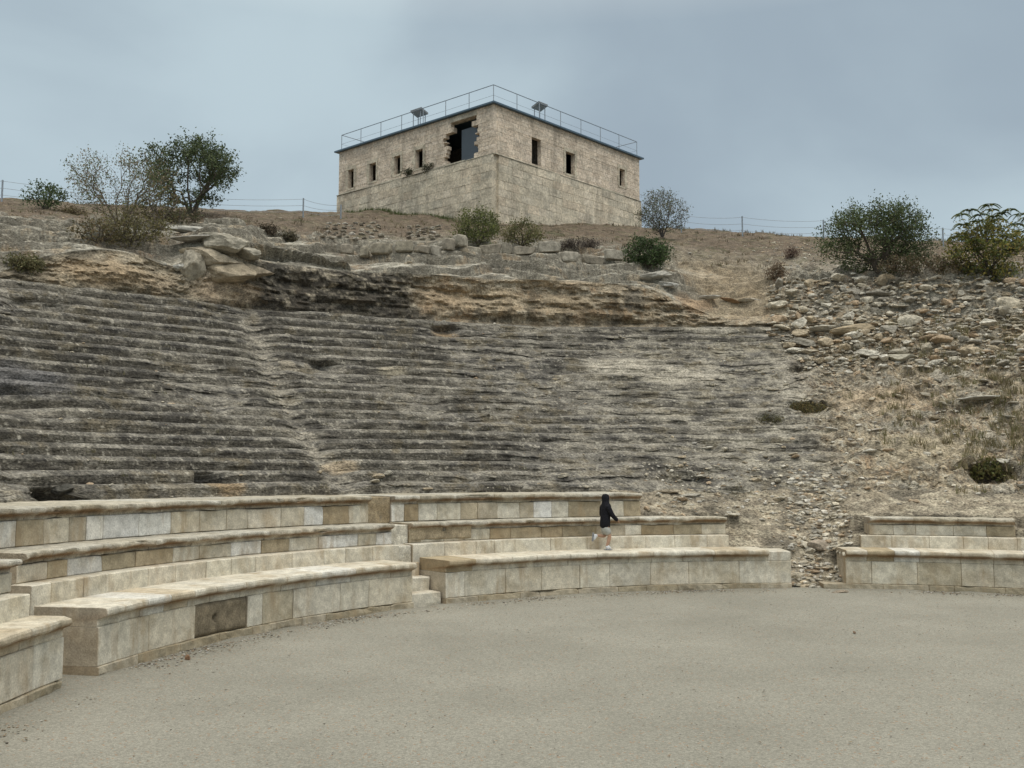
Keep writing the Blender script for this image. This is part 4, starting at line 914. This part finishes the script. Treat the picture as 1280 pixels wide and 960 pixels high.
# ------------------------------------------------------------------ vegetation
def tree(name, label, cat, base, h, wx, wy, clusters, per, leaf, pal, seed, group=None, z0=.25, spread=.16, stems=3, trunk_r=.06, bare=0, bark=(.10, .085, .07), top_open=0, noise_cut=-.1, skew=(0, 0), flat=1.0, frond=False, given=None):
    rg = np.random.default_rng(seed); base = np.asarray(base, float)-[0, 0, .15]
    e = empty(name, base, label, cat, group)
    pts = []; cz = h*(z0+(1-z0)/2); hz = h*(1-z0)/2
    while len(pts) < clusters:
        d = rg.normal(size=3); d /= np.linalg.norm(d); r = rg.uniform(.25, 1)**.5; p = d*r
        lump = 1+.22*noise(d*1.0, 2.2, seed); q = np.array([p[0]*wx/2*lump+skew[0]*p[2], p[1]*wy/2*lump, cz+p[2]*hz*lump*flat])
        if noise(q, 2.6/max(h, 1)*1.6, seed+1) < noise_cut: continue
        pts.append(q)
    if given is not None: pts = [np.asarray(g_)-base for g_ in given]
    pts = np.array(pts)
    nodes = [np.array([0, 0, 0.])]; par = [-1]; plen = [0.]
    for s in range(stems):
        a = 2*math.pi*s/stems+rg.uniform(-.5, .5); nodes.append(np.array([math.cos(a)*.12*wx*.5, math.sin(a)*.12*wy*.5, h*.16])); par.append(0); plen.append(np.linalg.norm(nodes[-1]))
        nodes.append(nodes[-1]*[2.0, 2.0, 1.9]+rg.normal(0, .05, 3)); par.append(len(nodes)-2); plen.append(2*plen[-1])
    order = np.argsort(np.linalg.norm(pts, axis=1))
    for i in order:
        A = np.array(nodes[1:]); d = pts[i]-A; dist = np.linalg.norm(d, axis=1)+.8*np.clip(-d[:, 2], 0, None)+.62*np.array(plen[1:]); j = int(np.argmin(dist))+1
        L_ = np.linalg.norm(pts[i]-nodes[j])
        prev = j
        if L_ > .35:
            mid = (nodes[j]*.5+pts[i]*.5)+rg.normal(0, .07, 3)*L_+[0, 0, -.04*L_]; nodes.append(mid); par.append(prev); plen.append(plen[prev]+np.linalg.norm(mid-nodes[prev])); prev = len(nodes)-1
        nodes.append(pts[i]); par.append(prev); plen.append(plen[prev]+np.linalg.norm(pts[i]-nodes[prev]))
    cnt = np.ones(len(nodes))
    for k in range(len(nodes)-1, 0, -1): cnt[par[k]] += cnt[k]
    rr = np.clip(trunk_r*(cnt/cnt[0]*stems)**.5, .006, trunk_r*1.3)
    m = MB()
    for k in range(1, len(nodes)):
        m.tube([base+nodes[par[k]], base+nodes[k]], [min(rr[par[k]], rr[k]*1.5), rr[k]], 4 if rr[k] < .03 else 6, bark)
    m.build('trunk', M_BARK, e)
    keep = pts if not bare else pts[rg.random(len(pts)) > bare]
    if frond:
        Vs, Cs = [], []
        for c in keep:
            nf = rg.integers(6, 9)
            for f in range(nf):
                a = 2*math.pi*f/nf+rg.uniform(-.3, .3); Lf = spread*rg.uniform(.7, 1.2); col = np.array(pal[rg.integers(len(pal))])*rg.uniform(.75, 1.25)
                for s in np.linspace(.15, 1, 9):
                    o = c+np.array([math.cos(a)*Lf*s, math.sin(a)*Lf*s, Lf*(.55*s-.95*s*s)])
                    for sd in (-1, 1):
                        t = np.array([-math.sin(a)*sd*.9+math.cos(a)*.35, math.cos(a)*sd*.9+math.sin(a)*.35, -.35]); t /= np.linalg.norm(t); wv = np.array([math.cos(a), math.sin(a), 0])*leaf*.34
                        ll = leaf*(1.15-.5*s); Vs += [base+o, base+o+t*ll*.5+wv, base+o+t*ll, base+o+t*ll*.5-wv]; Cs += [col]*4
        V = np.array(Vs); Q = np.arange(len(V)).reshape(-1, 4); cc = np.array(Cs)
    else:
        V, Q, cc = leaf_quads(keep, per, spread, leaf, pal, rg); V = V+base
    mesh_obj('crown', V, Q, M_LEAF, e, cc)
    return e
def px_w(npx, D): return npx/F*D
G_DK = [(.045, .065, .03), (.06, .085, .038), (.035, .05, .025), (.08, .10, .05)]
b = hit(240, 268); Dt = b[1]
tree('tree', 'dense dark green round tree on the skyline left of the fortress', 'tree', b, px_w(112, Dt), px_w(118, Dt), px_w(110, Dt), 390, 30, .07, [(.055, .075, .036), (.075, .10, .048), (.045, .06, .03), (.10, .12, .06)], 1, z0=.16, spread=.17, stems=4, trunk_r=.08, noise_cut=-.2)
b = hit(150, 283); Dt = b[1]
tree('tree', 'sparse half bare tree with brownish leaves left of the dense dark tree', 'tree', b, px_w(108, Dt), px_w(140, Dt), px_w(110, Dt), 460, 11, .044, [(.10, .125, .055), (.14, .11, .07), (.09, .11, .055), (.17, .14, .095)], 2, z0=.22, spread=.15, stems=5, trunk_r=.035, bark=(.15, .125, .10), noise_cut=-.2)
b = hit(200, 285); Dt = b[1]
tree('shrub', 'thin brownish shrub between the sparse tree and the dense tree', 'shrub', b, px_w(62, Dt), px_w(60, Dt), px_w(50, Dt), 120, 7, .05, [(.12, .11, .05), (.15, .12, .06), (.09, .09, .045)], 3, z0=.2, spread=.14, stems=4, trunk_r=.04, bark=(.14, .12, .1))
b = hit(57, 256); Dt = b[1]
tree('shrub', 'small green shrub on the skyline at far left', 'shrub', b, px_w(36, Dt), px_w(50, Dt), px_w(50, Dt), 60, 22, .07, [(.06, .09, .04), (.09, .12, .055), (.05, .07, .035)], 4, z0=.1, spread=.18, trunk_r=.04, noise_cut=-.3)
b = hit(165, 302); Dt = b[1]
tree('shrub', 'low brown green scrub in front of the sparse tree', 'shrub', b, px_w(48, Dt), px_w(95, Dt), px_w(60, Dt), 130, 18, .05, [(.11, .10, .045), (.085, .08, .035), (.14, .12, .06)], 5, z0=.0, spread=.17, stems=5, trunk_r=.03, noise_cut=-.3)
b = hit(120, 296); Dt = b[1]
tree('shrub', 'low twiggy scrub at the left foot of the sparse tree', 'shrub', b, px_w(30, Dt), px_w(60, Dt), px_w(40, Dt), 70, 14, .05, [(.10, .09, .045), (.13, .10, .055)], 6, z0=.0, spread=.15, stems=5, trunk_r=.03)
b = hit(597, 303); Dt = b[1]
tree('bush', 'olive green bush in front of the fortress corner', 'bush', b, px_w(50, Dt), px_w(66, Dt), px_w(55, Dt), 190, 26, .05, [(.10, .115, .04), (.13, .14, .05), (.075, .09, .035)], 7, z0=.02, spread=.13, stems=6, trunk_r=.035, noise_cut=-.35)
b = hit(655, 304); Dt = b[1]
tree('bush', 'thinner brownish bush right of the olive green one', 'bush', b, px_w(36, Dt), px_w(56, Dt), px_w(45, Dt), 140, 20, .05, [(.12, .115, .05), (.10, .115, .045), (.145, .125, .065)], 8, z0=.02, spread=.13, stems=6, trunk_r=.03, noise_cut=-.35)
b = hit(810, 334); Dt = b[1]
tree('bush', 'compact dark green bush at the end of the low stone wall', 'bush', b, px_w(42, Dt), px_w(62, Dt), px_w(55, Dt), 190, 30, .055, [(.045, .07, .028), (.06, .09, .035), (.035, .05, .022)], 9, z0=.0, spread=.13, stems=5, trunk_r=.035, noise_cut=-.4)
b = hit(824, 291); Dt = b[1]
tree('shrub', 'nearly leafless grey shrub at the right foot of the fortress', 'shrub', b, px_w(62, Dt), px_w(66, Dt), px_w(55, Dt), 340, 14, .048, [(.09, .11, .05), (.12, .10, .07), (.08, .08, .055)], 10, z0=.1, spread=.12, stems=7, trunk_r=.03, bark=(.10, .09, .085), noise_cut=-.5)
b = hit(1096, 333); Dt = b[1]
tree('bush', 'large rounded dark green bush on the ridge at right', 'bush', b, px_w(96, Dt), px_w(146, Dt), px_w(105, Dt), 480, 34, .055, [(.055, .075, .032), (.075, .10, .042), (.04, .055, .026), (.10, .115, .055)], 11, z0=.0, spread=.16, stems=6, trunk_r=.07, noise_cut=-.28)
b = hit(1232, 343); Dt = b[1]
FR = [(1225, 268), (1252, 266), (1243, 270), (1275, 268), (1200, 292), (1244, 300), (1284, 310), (1210, 312), (1250, 318), (1200, 268), (1212, 262), (1236, 256), (1262, 262), (1222, 276), (1248, 274), (1270, 280), (1204, 280), (1236, 282), (1284, 272), (1258, 294), (1194, 296), (1218, 300), (1276, 300), (1240, 262), (1228, 310), (1290, 290), (1262, 312)]
tree('tree', 'yellowing tree with drooping feathery fronds at the right edge', 'tree', b, px_w(88, Dt), px_w(90, Dt), px_w(80, Dt), 4, 1, .135, [(.08, .11, .04), (.07, .095, .035), (.13, .135, .045)], 12, spread=.40, stems=4, trunk_r=.025, frond=True, given=[at(x, y, Dt+.9*math.sin(i*2.3)) for i, (x, y) in enumerate(FR)])
b = hit(1240, 348); Dt = b[1]
tree('bush', 'yellow green bush below the feathery tree at the right edge', 'bush', b, px_w(82, Dt), px_w(112, Dt), px_w(75, Dt), 260, 20, .065, [(.19, .17, .045), (.13, .14, .045), (.24, .20, .06), (.08, .105, .04)], 13, z0=.0, spread=.16, stems=6, trunk_r=.04, noise_cut=-.08)
b = hit(990, 318); Dt = b[1]
tree('bush', 'small round brown bush alone on the bare slope', 'bush', b, px_w(17, Dt), px_w(18, Dt), px_w(18, Dt), 50, 18, .04, [(.09, .06, .05), (.12, .08, .06)], 14, z0=.0, spread=.09, stems=5, trunk_r=.02)
b = hit(1010, 514); Dt = b[1]
tree('bush', 'brown tussock in the hollow of the right slope', 'bush', b, px_w(18, Dt), px_w(52, Dt), px_w(30, Dt), 80, 26, .035, [(.10, .08, .035), (.14, .11, .05), (.07, .07, .03)], 15, z0=.0, spread=.08, stems=4, trunk_r=.015)
b = hit(965, 528); Dt = b[1]
tree('bush', 'low mossy plant left of the brown tussock', 'bush', b, px_w(13, Dt), px_w(48, Dt), px_w(25, Dt), 60, 20, .03, [(.075, .075, .03), (.11, .095, .045)], 16, z0=.0, spread=.07, stems=4, trunk_r=.015)
b = hit(1236, 600); Dt = b[1]
tree('bush', 'grassy green plant growing out of the dark hollow at right', 'bush', b, px_w(40, Dt), px_w(62, Dt), px_w(35, Dt), 60, 14, .06, [(.12, .12, .045), (.16, .14, .06), (.08, .09, .03)], 17, z0=.0, spread=.09, stems=6, trunk_r=.012)
for i, (px, py, wpx, hpx, lab, pal) in enumerate([
    (336, 285, 22, 11, 'small dark thorn scrub on the bare slope left of the fortress', [(.06, .05, .035), (.09, .07, .05)]),
    (358, 298, 20, 10, 'small dark thorn scrub above the dark rock face', [(.06, .055, .04), (.09, .08, .05)]),
    (215, 272, 70, 16, 'dark brushwood under the dense round tree', [(.06, .055, .035), (.09, .07, .045), (.07, .075, .04)]),
    (722, 302, 62, 9, 'long flat dark mat of scrub under the right wall of the fortress', [(.06, .05, .045), (.085, .07, .055)]),
    (970, 348, 26, 26, 'dry brown bush beside the sandy path', [(.13, .09, .06), (.16, .12, .08), (.10, .075, .05)]),
    (1150, 336, 110, 20, 'dark brown brushwood spreading behind the rubble bank', [(.09, .07, .045), (.12, .09, .055), (.07, .07, .035)]),
    (90, 262, 40, 10, 'low dry scrub on the skyline between the far left shrub and the sparse tree', [(.11, .095, .05), (.14, .11, .07)]),
    (30, 330, 46, 14, 'dull green weeds on the ledge at far left', [(.10, .10, .05), (.13, .115, .06)])]):
    b = hit(px, py); Dt = b[1]
    tree('scrub', lab, 'scrub', b, px_w(hpx, Dt), px_w(wpx, Dt), px_w(wpx*.6, Dt), int(24+wpx*.9), 22, .05, pal, 60+i, z0=.0, spread=.10, stems=5, trunk_r=.015, noise_cut=-.3)
for i, (px, py, lab) in enumerate([(512, 219, 'dark weed clump rooted in the fortress wall below the windows'), (538, 211, 'small weed tuft on the fortress wall under the breach')]):
    a, z = UZ(px, py, uL); p = P0*[1, 1, 0]+uL*a-nL*.2+np.array([0, 0, z])
    tree('wall_weed', lab, 'plant', p, .55-.15*i, 1.3-.5*i, .5, 40-15*i, 20, .05, [(.05, .055, .035), (.075, .08, .05)], 30+i, z0=.0, spread=.1, stems=4, trunk_r=.012)
# dry grass
def grass(name, spots, seed, pal, hh=(.15, .35), per=26, w=.012, rad_s=.16):
    rg = np.random.default_rng(seed); V = []; C = []
    for p in spots:
        n = per; a = rg.uniform(0, 6.28, n); r = rg.random(n)**.5*rad_s; bx = np.stack([p[0]+r*np.cos(a), p[1]+r*np.sin(a), np.full(n, p[2]-.04)], -1)
        d = rg.normal(0, .28, (n, 3)); d[:, 2] = 1; h = rg.uniform(*hh, (n, 1)); s = np.stack([np.cos(a), np.sin(a), 0*a], -1)*w
        V.append(np.stack([bx-s, bx+s, bx+d*h+s*.1, bx+d*h-s*.1], 1).reshape(-1, 3)); C.append(np.repeat(np.array(pal)[rg.integers(len(pal), size=n)]*rg.uniform(.8, 1.2, (n, 1)), 4, 0))
    V = np.concatenate(V); o = mesh_obj(name, V, np.arange(len(V)).reshape(-1, 4), M_GRASS, None, np.concatenate(C)); tag(o, kind='stuff'); return o
rnd = random.Random(8); sp = []
for i in range(150): sp.append(hit(rnd.triangular(1040, 1290, 1270), rnd.uniform(395, 560), 4))
for i in range(40): sp.append(hit(rnd.uniform(1190, 1285), rnd.uniform(500, 620), 4))
grass('dry_grass', sp, 1, [(.20, .18, .09), (.25, .21, .12), (.15, .15, .07), (.30, .25, .16)], (.12, .34), 22, .013)
sp = [hit(rnd.uniform(0, 1290), rnd.uniform(375, 612), 4) for i in range(130)]
grass('sparse_grass', sp, 2, [(.15, .14, .08), (.20, .175, .11), (.10, .10, .055)], (.05, .14), 14, .009, .12)
sp = []
for i in range(420):
    px = rnd.uniform(-10, 1290); py = rnd.uniform(262, 345); p = hit(px, py, 4)
    if math.hypot(p[0]-CX, p[1]-CY) > 37: sp.append(p)
grass('dry_scrub', sp, 3, [(.17, .13, .085), (.13, .10, .065), (.22, .18, .115), (.10, .095, .05)], (.06, .24), 18, .022, .3)
sp = [P0+uL*t-nL*(.5+.5*rnd.random()) for t in np.linspace(3, 13.5, 50)]
for p in sp: p[2] = surf_z(p[0], p[1])
grass('green_grass', sp, 4, [(.09, .12, .045), (.12, .14, .06)], (.1, .3), 30, .02, .35)

# ------------------------------------------------------------------ wire fences on the skyline
def fence(label, posts, wires):
    P = []
    for px, py0, py1 in posts:
        b = hit(px, py1, 4) if 0 <= px <= 1280 else at(px, py1, 58); hh = (py1-py0)/F*b[1]; P.append((b, hh))
    e = empty('wire_fence', P[0][0], label, 'wire fence', 'wire fences along the ridge')
    for b, hh in P:
        m = MB(); m.tube([b-[0, 0, .4], b+[0, 0, hh]], .045, 6); m.build('post', M_METAL, e)
    for f in wires:
        m = MB(); pts = []
        for (a, ha), (b, hb) in zip(P[:-1], P[1:]):
            for k in range(9):
                t = k/8; pts.append(a*(1-t)+b*t+np.array([0, 0, (ha*(1-t)+hb*t)*f-.5*t*(1-t)]))
        m.tube(pts, .010, 4); m.build('wire', M_METAL, e)
fence('wire fence on thin posts on the skyline left of the fortress', [(-120, 218, 245), (2, 223, 251), (210, 238, 260), (382, 242, 267), (426, 252, 270)], (.95, .62, .3))
fence('wire fence on thin posts on the skyline right of the fortress', [(852, 262, 286), (928, 266, 292), (1030, 272, 296), (1180, 280, 304), (1330, 285, 308)], (.95, .62, .3))

# ------------------------------------------------------------------ running child
def child():
    t = on_circle(757, R0+.62, 687); r_ = ray(757, 687); base = np.array([r_[0]*t, t, Z1+.004])
    th = math.atan2(base[1]-CY, base[0]-CX); ang = th-math.pi/2    # tangent, facing right
    e = empty('person', base, 'child in black hooded top and light shorts running along the lowest bench', 'person', rz=ang)
    def skin(name, V, E, Rr, mat, parent=e, root=0, sub=1, smooth=True):
        me = bpy.data.meshes.new(name); me.from_pydata([tuple(v) for v in V], E, []); me.materials.append(mat)
        o = bpy.data.objects.new(name, me); COL.objects.link(o); o.parent = parent
        md = o.modifiers.new('skin', 'SKIN'); md.use_smooth_shade = smooth
        for i, v in enumerate(me.skin_vertices[0].data):
            q = Rr[i]; v.radius = (q, q) if not hasattr(q, '__len__') else q; v.use_root = (i == root)
        s = o.modifiers.new('sub', 'SUBSURF'); s.levels = s.render_levels = sub
        return o
    SK = mat_plain('child_skin', (.42, .26, .18), .6, 0, .3, .08); BK = mat_plain('black_cloth', (.014, .014, .018), .9, 0, .15, .3, 30); GR = mat_plain('grey_shorts_cloth', (.40, .40, .37), .85, 0, .2, .1)
    WH = mat_plain('white_shoe', (.62, .64, .66), .6, 0, .3, .06); SO = mat_plain('shoe_sole', (.25, .26, .28), .8)
    V = [(0, 0, .55), (0, 0, .70), (.01, 0, .88), (.015, 0, 1.02), (.025, 0, 1.09), (.03, 0, 1.15), (.035, 0, 1.22), (.03, 0, 1.29)]
    Rr = [(.08, .075), (.085, .07), (.10, .075), (.08, .06), .042, .068, .085, .06]; E = [(i, i+1) for i in range(7)]
    def chain(root, pts, rs):
        prev = root
        for p, r in zip(pts, rs): V.append(p); Rr.append(r); E.append((prev, len(V)-1)); prev = len(V)-1
        return prev
    # legs: right = standing (near the viewer, y<0), left = kicked back
    a = chain(0, [(.01, -.075, .49), (.075, -.07, .30), (.045, -.07, .20), (.0, -.07, .075), (.055, -.07, .04), (.09, -.07, .035)], [.058, .048, .045, .030, .03, .022])
    b = chain(0, [(.0, .075, .49), (.03, .07, .30), (-.06, .07, .315), (-.19, .07, .335), (-.235, .07, .29), (-.25, .07, .25)], [.058, .048, .045, .030, .03, .022])
    # arms
    h1 = chain(3, [(.02, -.125, 1.0), (.10, -.16, .80), (.22, -.13, .70), (.25, -.125, .675)], [.036, .028, .024, .028])
    h2 = chain(3, [(.01, .125, 1.0), (-.055, .14, .80), (.05, .145, .745), (.085, .14, .74)], [.034, .026, .022, .028])
    for h, c, d in ((h1, (.25, -.125, .675), (.8, .1, -.5)), (h2, (.085, .14, .74), (.95, -.1, .1))):
        d = np.array(d)/np.linalg.norm(d)
        for k, (oy, ln) in enumerate(((-.02, .042), (-.007, .05), (.007, .048), (.02, .038))):
            p = np.array(c)+d*.02+[0, oy, 0]; chain(h, [p, p+d*ln*.6+[0, 0, -.006], p+d*ln*.75+[0, 0, -.03]], [.0085, .008, .007])
        p = np.array(c)+[0, -.02, .015]; chain(h, [p, p+d*.03+[0, -.01, .015]], [.009, .007])
    V.append((.115, 0, 1.205)); Rr.append(.012); E.append((6, len(V)-1))    # nose
    body = skin('body', V, E, Rr, SK, sub=1)
    eye = mat_plain('eye_dark', (.03, .025, .02), .3)
    for y in (-.03, .03):
        m = MB(); m.tube([(.108, y, 1.225), (.118, y, 1.225)], .009, 8); o = m.build('eye', eye, None); o.parent = e
    m = MB(); m.tube([(.104, -.02, 1.165), (.112, 0, 1.163), (.104, .02, 1.165)], .006, 6); o = m.build('mouth', mat_plain('lips', (.35, .15, .12), .5), None); o.parent = e
    # hooded top
    V2 = [(-.005, 0, .475), (-.01, 0, .60), (.0, 0, .74), (.01, 0, .90), (.012, 0, 1.01), (.01, 0, 1.09), (.008, 0, 1.17), (.008, 0, 1.235), (.015, 0, 1.295)]
    R2_ = [(.15, .135), (.15, .135), (.145, .125), (.14, .115), (.11, .09), .08, .105, .108, .065]; E2 = [(i, i+1) for i in range(8)]
    def ch2(root, pts, rs):
        prev = root
        for p, r in zip(pts, rs): V2.append(p); R2_.append(r); E2.append((prev, len(V2)-1)); prev = len(V2)-1
    ch2(4, [(.02, -.13, .99), (.10, -.165, .80), (.20, -.14, .715), (.255, -.128, .668)], [.065, .056, .048, .05]); ch2(4, [(.01, .12, .99), (-.05, .145, .80), (.03, .15, .75)], [.062, .056, .05])
    skin('hooded_top', V2, E2, R2_, BK, sub=1)
    V3 = [(0, 0, .58), (.0, 0, .50), (.02, -.07, .44), (.06, -.07, .33), (.01, .07, .44), (.025, .07, .34)]
    skin('shorts', V3, [(0, 1), (1, 2), (2, 3), (1, 4), (4, 5)], [(.11, .11), (.12, .12), .095, .082, .095, .082], GR)
    def shoe(an, toe, heel, up):
        s = skin('shoe', [heel, tuple((np.array(heel)+np.array(toe))/2+np.array(up)*.012), toe, an], [(0, 1), (1, 2), (1, 3)], [(.038, .036), (.042, .038), (.034, .028), .036], WH, root=1)
        h, t_ = np.array(heel), np.array(toe); u = np.array(up); m = MB(); c = (h+t_)/2-u*.034; d = t_-h; L_ = np.linalg.norm(d); d /= L_; y = np.cross(u, d); M = np.stack([d, y, u], 1)
        m.box(c, (L_/2+.022, .034, .008), (.1, .1, .1), M); o = m.build('sole', SO, None); o.parent = s
    shoe((.0, -.07, .12), (.105, -.07, .042), (-.04, -.07, .045), (0, 0, 1))
    u = np.array([-.93, 0, .0]); u /= np.linalg.norm(u)
    shoe((-.17, .07, .335), (-.262, .07, .225), (-.245, .07, .375), tuple(-u*-1 if False else (.995, 0, .09)))
child()
